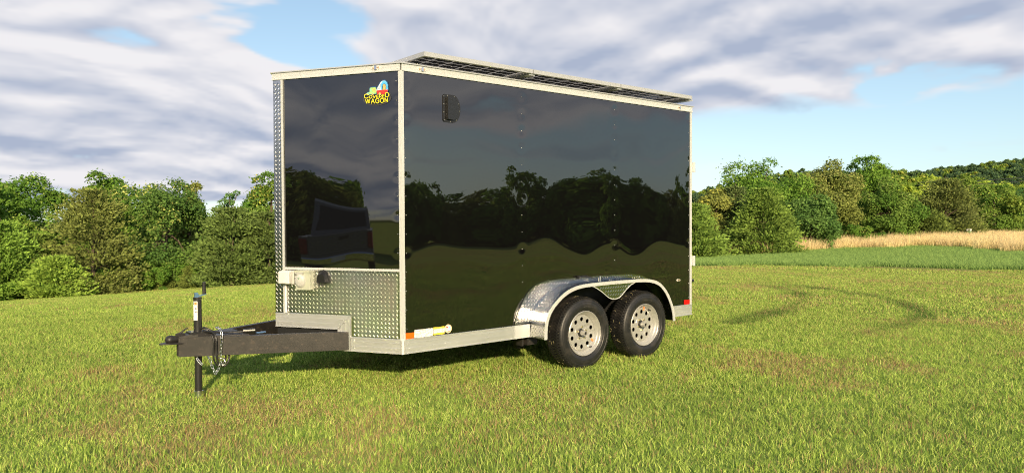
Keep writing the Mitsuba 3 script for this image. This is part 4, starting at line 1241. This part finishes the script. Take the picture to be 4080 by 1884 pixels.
# wheel well liner
wl = FP - FN * 0.012
X = np.repeat(wl[:, :1], 2, 1); Z = np.repeat(wl[:, 1:], 2, 1); Y = np.tile([0.235, -0.002], (len(wl), 1))
part(TR, 'wheel_well', trimesh.Trimesh(*grid_mesh(X, Y, Z), process=False), 'body_black', smooth=True)
part(TR, 'wheel_well', box(1.30, 3.20, 0.2352, 0.2385, 0.0, 0.47), 'body_black', smooth=False)
# small things lying on the fender
part(TR, 'tie_down_ring', cat([SF(domes([], 0.004)) if False else cyl((2.12, -0.05, 0.505), (2.02, -0.02, 0.52), 0.006, 8), cyl((2.02, -0.02, 0.52), (1.95, -0.03, 0.512), 0.007, 8), box(1.935, 1.955, -.045, -.015, .500, .53)]), 'black_satin', smooth=30)
part(TR, 'fender_lamp', cyl((2.165, -0.10, 0.470), (2.165, -0.10, 0.520), 0.017, 14, 0.013), 'chrome', smooth=30)
part(TR, 'fender_bolt', cyl((2.30, -0.12, 0.470), (2.30, -0.12, 0.486), 0.014, 10), 'chrome', smooth=30)
part(TR, 'fender_bolt', cyl((2.40, -0.12, 0.470), (2.40, -0.12, 0.486), 0.014, 10), 'chrome', smooth=30)

# ------------------------------------------------------------------ wheels
GZ0 = -0.338


def build_wheel(cx, side, turn, lab):
    """side -1: the near side (outer face towards -y)."""
    cz = -0.004
    yo = -0.172 if side < 0 else 2 * W + 0.172
    O = np.array([cx, yo, cz])
    c, s = math.cos(turn), math.sin(turn)
    X = np.array([c, 0, s]); Z = np.array([0, -1.0, 0]) if side < 0 else np.array([0, 1.0, 0])
    Y = np.cross(Z, X)
    to = lambda m_: frame(m_, O, X, Y, Z)
    k = part_key(TR, 'wheel')
    labels[k] = {'label': lab}
    prof = [(0.194, -0.165), (0.235, -0.188), (0.285, -0.190), (0.318, -0.180), (0.329, -0.165), (0.331, -0.085), (0.328, -0.005), (0.321, 0.007), (0.312, 0.013), (0.300, 0.017), (0.296, 0.0145), (0.288, 0.0185), (0.270, 0.021), (0.250, 0.0195), (0.246, 0.016), (0.236, 0.014), (0.222, 0.006), (0.214, -0.004), (0.200, -0.012)]
    ty = part(k, 'tyre', to(lathe(prof, 72)), 'tyre_rubber', smooth=28)
    # tread blocks: shoulder ribs and tread rows
    n = 74
    bl = []
    for i in range(n):
        a = 2 * math.pi * i / n
        ca, sa = math.cos(a), math.sin(a)
        for (r0, r1, w0, w1, wd, sk) in ((0.318, 0.3425, -0.022, 0.004, 0.0085, 0), (0.330, 0.3435, -0.062, -0.028, 0.0105, .010), (0.330, 0.3435, -0.104, -0.068, 0.0105, -.008), (0.330, 0.3435, -0.146, -0.110, 0.0105, .010), (0.318, 0.3425, -0.176, -0.152, 0.0085, 0)):
            b_ = trimesh.creation.box([r1 - r0, 2 * wd, w1 - w0])
            v_ = b_.vertices.copy(); v_[:, 1] += (v_[:, 2] > 0) * sk
            if w1 > 0: v_[(v_[:, 0] > 0) & (v_[:, 2] > 0), 0] -= 0.010
            if w0 < -0.17: v_[(v_[:, 0] > 0) & (v_[:, 2] < 0), 0] -= 0.010
            v_ += [(r0 + r1) / 2, 0, (w0 + w1) / 2]
            bl.append(trimesh.Trimesh(np.stack([v_[:, 0] * ca - v_[:, 1] * sa, v_[:, 0] * sa + v_[:, 1] * ca, v_[:, 2]], 1), b_.faces, process=False))
    part(ty, 'tread_block', to(cat(bl)), 'tyre_rubber', smooth=False, stuff=True)
    # bits of cut grass stuck to the tread
    rc = np.random.default_rng(int(cx * 1000) + side)
    cl = []
    for _ in range(45):
        a = rc.uniform(0, 2 * math.pi); w_ = rc.uniform(-0.17, 0.0); t_ = rc.uniform(0, math.pi); ln = rc.uniform(0.008, 0.026)
        b_ = trimesh.creation.box([0.0015, ln, 0.0028]); b_.apply_transform(trimesh.transformations.rotation_matrix(t_, [1, 0, 0]))
        b_.apply_translation([0.3445 - 0.010 * (w_ > -0.02) - 0.006 * (w_ < -0.16), 0, w_]); b_.apply_transform(trimesh.transformations.rotation_matrix(a, [0, 0, 1]))
        cl.append(b_)
    part(ty, 'grass_clipping', to(cat(cl)), 'dry_clipping', smooth=False, stuff=True)
    # rim: barrel, dish with ten holes, hub
    rim = part(k, 'rim', to(lathe([(0.2125, -0.004), (0.2135, 0.004), (0.209, 0.007), (0.203, 0.003), (0.198, -0.012), (0.192, -0.018), (0.184, -0.026), (0.176, -0.046), (0.168, -0.052), (0.165, -0.044)], 72)), 'rim_silver', smooth=40)
    ring = Point(0, 0).buffer(0.1655, quad_segs=24).difference(Point(0, 0).buffer(0.040, quad_segs=12))
    for i in range(10):
        a = 2 * math.pi * (i + .5) / 10
        ring = ring.difference(Point(0.131 * math.cos(a), 0.131 * math.sin(a)).buffer(0.0205, quad_segs=6))
    parts_ = []
    dm = poly_plate(ring, 0.005)
    v_ = dm.vertices.copy(); r_ = np.hypot(v_[:, 0], v_[:, 1])
    v_[:, 2] += np.interp(r_, [0.04, 0.078, 0.088, 0.110, 0.152, 0.1655], [-0.058, -0.058, -0.050, -0.047, -0.046, -0.048]); dm.vertices = v_
    part(rim, 'disc', to(dm), 'rim_silver', smooth=35)
    part(rim, 'hub_ring', to(lathe([(0.088, -0.046), (0.084, -0.043), (0.079, -0.049), (0.076, -0.053)], 40)), 'rim_silver', smooth=40)
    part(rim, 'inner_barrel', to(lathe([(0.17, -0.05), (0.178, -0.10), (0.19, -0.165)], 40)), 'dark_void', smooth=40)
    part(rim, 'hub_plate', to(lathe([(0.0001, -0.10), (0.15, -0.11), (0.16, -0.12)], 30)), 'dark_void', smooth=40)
    for i in range(5):
        a = 2 * math.pi * i / 5 + 0.3
        u_, w_ = 0.058 * math.cos(a), 0.058 * math.sin(a)
        part(k, 'lug_nut', to(cyl((u_, w_, -0.058), (u_, w_, -0.030), 0.0105, 6, 0.008)), 'brass_nut', smooth=False)
    hub = part(k, 'hub', to(lathe([(0.040, -0.075), (0.040, -0.052), (0.036, -0.044), (0.031, -0.042), (0.031, -0.034), (0.0001, -0.034)], 28)), 'black_satin', smooth=30)
    part(hub, 'spindle_cap', to(cat([lathe([(0.027, -0.034), (0.027, 0.012), (0.025, 0.016), (0.018, 0.016), (0.017, 0.008), (0.0001, 0.008)], 28)])), 'rim_silver', smooth=30)
    part(hub, 'plug', to(lathe([(0.0165, 0.0085), (0.012, 0.012), (0.0001, 0.012)], 18)), 'black_satin', smooth=30)
    a = -0.95
    part(k, 'valve', to(cyl((0.178 * math.cos(a), 0.178 * math.sin(a), -0.04), (0.168 * math.cos(a), 0.168 * math.sin(a), -0.005), 0.006, 8)), 'black_satin', smooth=30)
    st = sbox(-0.010, -0.019, 0.010, 0.019)
    a = -0.52
    pl = poly_plate(st, 0.0008); pl.apply_transform(trimesh.transformations.rotation_matrix(1.0, [0, 0, 1])); pl.apply_translation([0.163 * math.cos(a), 0.163 * math.sin(a), -0.038])
    sticker = part(k, 'sticker', to(pl), 'print_orange', smooth=False)
    pl = poly_plate(Point(0, 0).buffer(0.009), 0.0008); a = -1.02; pl.apply_translation([0.152 * math.cos(a), 0.152 * math.sin(a), -0.039])
    part(k, 'sticker', to(pl), 'sticker_white', smooth=False)
    # raised word on the side wall
    if side < 0:
        ms = []
        base_a = math.pi / 2 - turn
        for i, (ch, h_) in enumerate(zip('CARRIER', [.020, .014, .014, .014, .014, .014, .014])):
            m_ = meshkit.text_mesh(ch, h_, 0.0016)
            m_.apply_translation([-m_.bounds[:, 0].mean(), 0, 0])
            a = base_a + 0.10 - i * 0.070 - (0 if i == 0 else 0.012)
            th = a - math.pi / 2
            Rm = trimesh.transformations.rotation_matrix(th, [0, 0, 1]); m_.apply_transform(Rm)
            m_.apply_translation([0.252 * math.cos(a), 0.252 * math.sin(a), 0.0185])
            ms.append(m_)
        part(ty, 'lettering', to(cat(ms)), 'rubber_letter', smooth=False)
    return k


build_wheel(1.884, -1, 0.0, 'front wheel with a black tyre and a silver ten-hole rim')
build_wheel(2.747, -1, 1.9, 'rear wheel with a black tyre and a silver ten-hole rim')
build_wheel(1.884, 1, 0.4, 'front wheel on the far side')
build_wheel(2.747, 1, 1.1, 'rear wheel on the far side')
for x in (1.884, 2.747):
    part(TR, 'axle', cyl((x, -0.05, -0.004), (x, 2 * W + .05, -0.004), 0.038, 12), 'frame_paint', smooth=30)
for y in (0.26, 2 * W - .31): part(TR, 'frame_rail', box(0.05, L - .05, y, y + .05, -0.055, 0.034), 'frame_paint', smooth=False)
for x in (1.45, 2.315, 3.18): part(TR, 'suspension_hanger', box(x - .05, x + .05, 0.25, 0.252 + .06, -0.15, -0.06), 'frame_paint', smooth=False)
part(TR, 'stabiliser_bracket', cat([box(1.30, 1.32, 0.06, 0.14, -0.09, 0.03), box(1.35, 1.47, 0.04, 0.16, -0.085, 0.03)]), 'frame_paint', smooth=False)

# ------------------------------------------------------------------ tow bar
tk = part_key(TR, 'tow_bar')
labels[tk] = {'label': 'black a-frame tow bar with coupler and jack'}
ra, rb_ = np.array([-1.432, 1.0]), np.array([0.25, 0.148])
rd = (rb_ - ra) / np.linalg.norm(rb_ - ra); rn = np.array([-rd[1], rd[0]])      # rn points away from the viewer's side
rn = rn if rn[1] > 0 else -rn


def rail(a, b, n, z0, z1, wd=0.052):
    A = [np.r_[p, z] for p in (a, b, b + n * wd, a + n * wd) for z in (z0, z1)]
    return trimesh.convex.convex_hull(np.array(A))


part(tk, 'rail', rail(ra, rb_, rn, 0.010, 0.158), 'frame_paint', smooth=False)
mir = lambda p: np.array([p[0], 2 * W - p[1]])
part(tk, 'rail', rail(mir(ra), mir(rb_), np.array([rn[0], -rn[1]]), 0.010, 0.158), 'frame_paint', smooth=False)
part(tk, 'gusset', trimesh.creation.extrude_polygon(Polygon([(-1.43, 0.985), (-0.95, 0.80), (-0.95, 1.25), (-1.43, 1.067)]), 0.006, engine='earcut').apply_translation([0, 0, 0.1585]), 'frame_paint', smooth=False)
# coupler: tapered pressing with a ball socket
sph = lambda x, y, z, r: trimesh.creation.icosphere(subdivisions=2, radius=r).apply_translation([x, y, z])
hull = lambda *ms: trimesh.convex.convex_hull(np.vstack([m_.vertices for m_ in ms]))
ck = part_key(TR, 'coupler')
labels[ck] = {'label': 'black ball coupler at the tip of the tow bar'}
part(ck, 'socket', cat([hull(sph(-1.487, W, 0.147, 0.036), sph(-1.43, W, 0.148, 0.022)), hull(lathe([(0.045, 0), (0.045, 0.008)], 24).apply_translation([-1.497, W, 0.118]), lathe([(0.030, 0), (0.030, 0.008)], 24).apply_translation([-1.535, W, 0.116]), box(-1.42, -1.36, W - .05, W + .05, 0.112, 0.12))]), 'frame_paint', smooth=35)
part(ck, 'housing', hull(box(-1.43, -1.40, W - .030, W + .030, 0.125, 0.168), box(-1.34, -1.17, W - .066, W + .066, 0.150, 0.186)), 'frame_paint', smooth=False)
part(ck, 'side_plate', cat([hull(box(-1.42, -1.41, y, y + .006, 0.112, 0.165), box(-1.30, -1.29, y2, y2 + .006, 0.080, 0.180), box(-1.18, -1.17, y2, y2 + .006, 0.165, 0.180)) for y, y2 in ((W - .042, W - .078), (W + .036, W + .072))]), 'frame_paint', smooth=False)
part(ck, 'latch', cat([tube([(-1.43, W, 0.185), (-1.405, W, 0.195), (-1.37, W, 0.222), (-1.352, W, 0.226)], [0.009, 0.008, 0.006, 0.005], 8), box(-1.445, -1.375, W - .014, W + .014, 0.166, 0.192, .004)]), 'frame_paint', smooth=30)
# jack
jk = part_key(TR, 'jack')
JX, JY = -1.277, W
labels[jk] = {'label': 'black crank jack standing on the grass in front of the trailer'}
part(jk, 'outer_tube', cat([cyl((JX, JY, -0.01), (JX, JY, 0.462), 0.031, 28), cyl((JX, JY, 0.455), (JX, JY, 0.467), 0.033, 28)]), 'black_satin', smooth=40)
part(jk, 'inner_tube', cyl((JX, JY, GZ0 + .02), (JX, JY, 0.02), 0.0275, 24), 'black_satin', smooth=40)
part(jk, 'foot', cyl((JX, JY, GZ0 - .01), (JX, JY, GZ0 + .056), 0.0340, 24), 'zinc', smooth=40)
part(jk, 'mount_plate', cat([box(JX - .075, JX + .075, JY - .06, JY + .06, 0.1865, 0.196, .002)]), 'black_satin', smooth=False)
part(jk, 'bolt', cat([cyl((JX - .055, JY - .045, .196), (JX - .055, JY - .045, .21), .01, 6), cyl((JX + .055, JY - .045, .196), (JX + .055, JY - .045, .21), .01, 6)]), 'zinc', smooth=False)
cr = part(jk, 'crank_arm', cat([hull(box(JX - .022, JX + .002, JY - .012, JY + .012, 0.467, 0.503), box(JX - .012, JX + .010, JY - .010, JY + .010, 0.472, 0.480)), hull(box(JX - .01, JX, JY - .011, JY + .011, 0.470, 0.476), box(JX + .058, JX + .068, JY - .011, JY + .011, 0.486, 0.491))]), 'blue_zinc', smooth=False, label='bluish zinc crank arm on top of the jack')
part(cr, 'grip', cyl((JX + .052, JY, 0.490), (JX + .052, JY, 0.585), 0.0145, 18, 0.0135), 'black_satin', smooth=40)
# label wrapped round the tube
an = np.linspace(math.radians(165), math.radians(258), 14)


def wrap(a0, a1, z0, z1, r):
    a_ = np.linspace(a0, a1, 12)
    X_ = np.repeat((JX + r * np.cos(a_))[:, None], 2, 1); Y_ = np.repeat((JY + r * np.sin(a_))[:, None], 2, 1); Z_ = np.tile([z0, z1], (12, 1))
    return trimesh.Trimesh(*grid_mesh(X_, Y_, Z_), process=False)


lk = part(jk, 'label', wrap(math.radians(160), math.radians(252), 0.285, 0.437, 0.0316), 'sticker_white', smooth=True, label='white instruction label on the jack tube')
part(lk, 'print', cat([wrap(math.radians(162), math.radians(190), 0.410, 0.432, 0.0319), wrap(math.radians(222), math.radians(240), 0.372, 0.386, 0.0319), wrap(math.radians(222), math.radians(240), 0.345, 0.360, 0.0319), wrap(math.radians(170), math.radians(176), 0.30, 0.40, 0.0319)]), 'print_black', smooth=True)
part(lk, 'print', wrap(math.radians(205), math.radians(245), 0.408, 0.432, 0.0319), 'print_orange', smooth=True)


# safety chain: oval links along a path
def link():
    a = np.linspace(0, 2 * np.pi, 14, endpoint=False)
    l, w = 0.0125, 0.0085
    p = np.stack([np.sign(np.cos(a)) * l * 0.62 + w * np.cos(a) * 0.95, w * np.sin(a), a * 0], 1)
    return tube(p, 0.0032, 6, closed=True)


LK = link()


def chain(pts, off):
    P, s = resample_poly(np.array(pts, float), 0.001)
    step = 0.0265
    n = int(s[-1] / step)
    for i in range(n):
        s0 = (i + .5) * step
        c = np.array([np.interp(s0, s, P[:, q]) for q in range(3)])
        c2 = np.array([np.interp(min(s0 + .006, s[-1]), s, P[:, q]) for q in range(3)]); c1 = np.array([np.interp(max(s0 - .006, 0), s, P[:, q]) for q in range(3)])
        t = unit(c2 - c1)
        nrm = np.array([-0.4515, -0.892, 0]); y = unit(np.cross(nrm, t)); z = np.cross(t, y)
        ang = 0.55 if i % 2 == 0 else -0.85
        y2 = y * math.cos(ang) + z * math.sin(ang); z2 = np.cross(t, y2)
        part(chk, 'link', frame(LK, c + off, t, y2, z2), 'zinc', smooth=True)


chk = part_key(TR, 'safety_chain')
labels[chk] = {'label': 'galvanised safety chain hanging over the tow bar'}
fo = np.array([-0.4515, -0.892, 0]) * 0.006
chain([(-1.150, 0.98, 0.215), (-1.148, 0.93, 0.222), (-1.150, 0.875, 0.216), (-1.148, 0.848, 0.190), (-1.149, 0.843, 0.148), (-1.156, 0.847, 0.053), (-1.156, 0.847, -0.026), (-1.170, 0.854, -0.088), (-1.192, 0.865, -0.135), (-1.215, 0.877, -0.076), (-1.233, 0.886, -0.006), (-1.240, 0.905, 0.005)], fo)
chain([(-1.305, 0.965, 0.0), (-1.302, 0.955, -0.02), (-1.278, 0.930, -0.055), (-1.262, 0.92, -0.05)], fo)
part(chk, 'hook', tube([(-1.19, 0.90, 0.0), (-1.135, 0.845, -0.02), (-1.118, 0.845, -0.055), (-1.140, 0.86, -0.075), (-1.150, 0.87, -0.05)], 0.006, 8), 'zinc', smooth=True)
# wiring
wk = part_key(TR, 'wiring_harness')
labels[wk] = {'label': 'black wiring lead looped round the tow bar'}


def spl(pts, n=40):
    from scipy.interpolate import CubicSpline
    P = np.array(pts, float); t = np.r_[0, np.cumsum(np.linalg.norm(np.diff(P, axis=0), axis=1))]
    return CubicSpline(t, P)(np.linspace(0, t[-1], n))


part(wk, 'cable', tube(spl([(-1.262, 0.99, 0.215), (-1.24, 0.955, 0.225), (-1.20, 0.93, 0.200), (-1.10, 0.93, 0.178), (-0.98, 0.90, 0.175), (-0.90, 0.885, 0.172)]), 0.0085, 8), 'black_satin', smooth=True)
part(wk, 'cable', tube(spl([(-1.25, 0.98, 0.205), (-1.22, 0.93, 0.196), (-1.195, 0.885, 0.186), (-1.188, 0.862, 0.150), (-1.185, 0.862, 0.06), (-1.182, 0.862, 0.0), (-1.165, 0.868, -0.06), (-1.13, 0.87, -0.082), (-1.10, 0.86, -0.055), (-1.085, 0.87, 0.0), (-1.085, 0.93, 0.006)]), 0.0085, 8), 'black_satin', smooth=True)
part(wk, 'cable', tube(spl([(-1.215, 0.885, 0.176), (-1.208, 0.872, 0.150), (-1.205, 0.872, 0.05), (-1.20, 0.874, -0.03), (-1.165, 0.876, -0.075), (-1.12, 0.875, -0.04), (-1.105, 0.90, 0.0)]), 0.007, 8), 'black_satin', smooth=True)
part(wk, 'plug', cat([cyl((-0.96, 0.90, 0.180), (-0.875, 0.865, 0.180), 0.018, 10)]), 'black_plastic', smooth=30)
part(wk, 'plug_clip', box(-0.875, -0.80, 0.825, 0.85, 0.160, 0.168, .002), 'blue_zinc', smooth=False)

# ================================================================== pickup parked ahead (seen mirrored in the front face)
PK = 'pickup_truck'
labels[PK] = {'label': 'silver pickup truck parked ahead of the trailer, mirrored in its black front panel', 'category': 'pickup truck'}
O = np.array([-12.45, 0.62, float(ground_z(-12.45, 0.62))])
yaw = math.radians(180 + 3)
cX, sX = math.cos(yaw), math.sin(yaw)
pk = lambda m_: frame(m_, O, np.array([cX, sX, 0]), np.array([-sX, cX, 0]), ZU)      # local +x = forwards, origin at the tailgate


def side_ext(pts, y0, y1, tw=0.0):
    """outline in (x, z) swept across y, the upper part narrowed by tw."""
    m_ = trimesh.creation.extrude_polygon(Polygon(pts), y1 - y0, engine='earcut')
    v_ = m_.vertices.copy()
    v_ = np.stack([v_[:, 0], v_[:, 2] + y0, v_[:, 1]], 1)
    if tw: v_[:, 1] *= 1 - tw * np.clip((v_[:, 2] - 1.12) / 0.75, 0, 1)
    return trimesh.Trimesh(v_, m_.faces[:, ::-1], process=False)


part(PK, 'body', pk(side_ext([(0.03, .55), (0.03, 1.14), (2.0, 1.16), (2.0, 1.14), (4.3, 1.16), (5.55, 1.06), (5.65, .55)], -0.98, 0.98)), 'truck_silver', smooth=False)
part(PK, 'cab', pk(side_ext([(1.95, 1.12), (2.15, 1.80), (2.35, 1.87), (3.5, 1.88), (3.75, 1.82), (4.35, 1.15)], -0.90, 0.90, 0.17)), 'truck_silver', smooth=False)
part(PK, 'rear_window', pk(trimesh.convex.convex_hull(np.array([(1.985, y, 1.24) for y in (-.74, .74)] + [(2.125, y, 1.735) for y in (-.64, .64)] + [(2.02, y, 1.24) for y in (-.74, .74)] + [(2.16, y, 1.735) for y in (-.64, .64)]))), 'truck_glass', smooth=False)
part(PK, 'tailgate', pk(box(0.0, 0.05, -0.78, 0.78, 0.66, 1.16, 0.015)), 'truck_silver', smooth=False)
part(PK, 'tailgate_handle', pk(box(-0.012, 0.02, -0.12, 0.12, 1.00, 1.08, 0.005)), 'truck_dark', smooth=False)
part(PK, 'bumper', pk(box(-0.14, 0.1, -0.98, 0.98, 0.42, 0.60, 0.03)), 'chrome', smooth=False)
part(PK, 'number_plate', pk(box(-0.15, -0.13, -0.16, 0.16, 0.46, 0.58)), 'pale_grey_plastic', smooth=False)
for s_ in (-1, 1):
    part(PK, 'tail_light', pk(box(-0.012, 0.16, min(s_ * .80, s_ * .985), max(s_ * .80, s_ * .985), 0.70, 1.10, 0.02)), 'tail_lamp_red', smooth=False)
    for x in (1.0, 4.55):
        kk = part(PK, 'wheel', pk(frame(lathe([(0.20, -.12), (0.37, -.12), (0.39, -.09), (0.39, .09), (0.37, .12), (0.20, .12)], 32), np.array([x, s_ * .86, .38]), np.array([1.0, 0, 0]), np.array([0, 0, 1.0]), np.array([0, -1.0, 0]))), 'tyre_rubber', smooth=35)
        part(kk, 'rim', pk(cyl((x, s_ * .90, .38), (x, s_ * .985, .38), .24, 20)), 'rim_silver', smooth=30)
    part(PK, 'side_window', pk(trimesh.convex.convex_hull(np.array([(2.3, s_ * .893, 1.22), (3.95, s_ * .893, 1.22), (2.4, s_ * .79, 1.75), (3.55, s_ * .79, 1.75), (2.3, s_ * .86, 1.22), (3.95, s_ * .86, 1.22), (2.4, s_ * .76, 1.75), (3.55, s_ * .76, 1.75)]))), 'truck_glass', smooth=False)
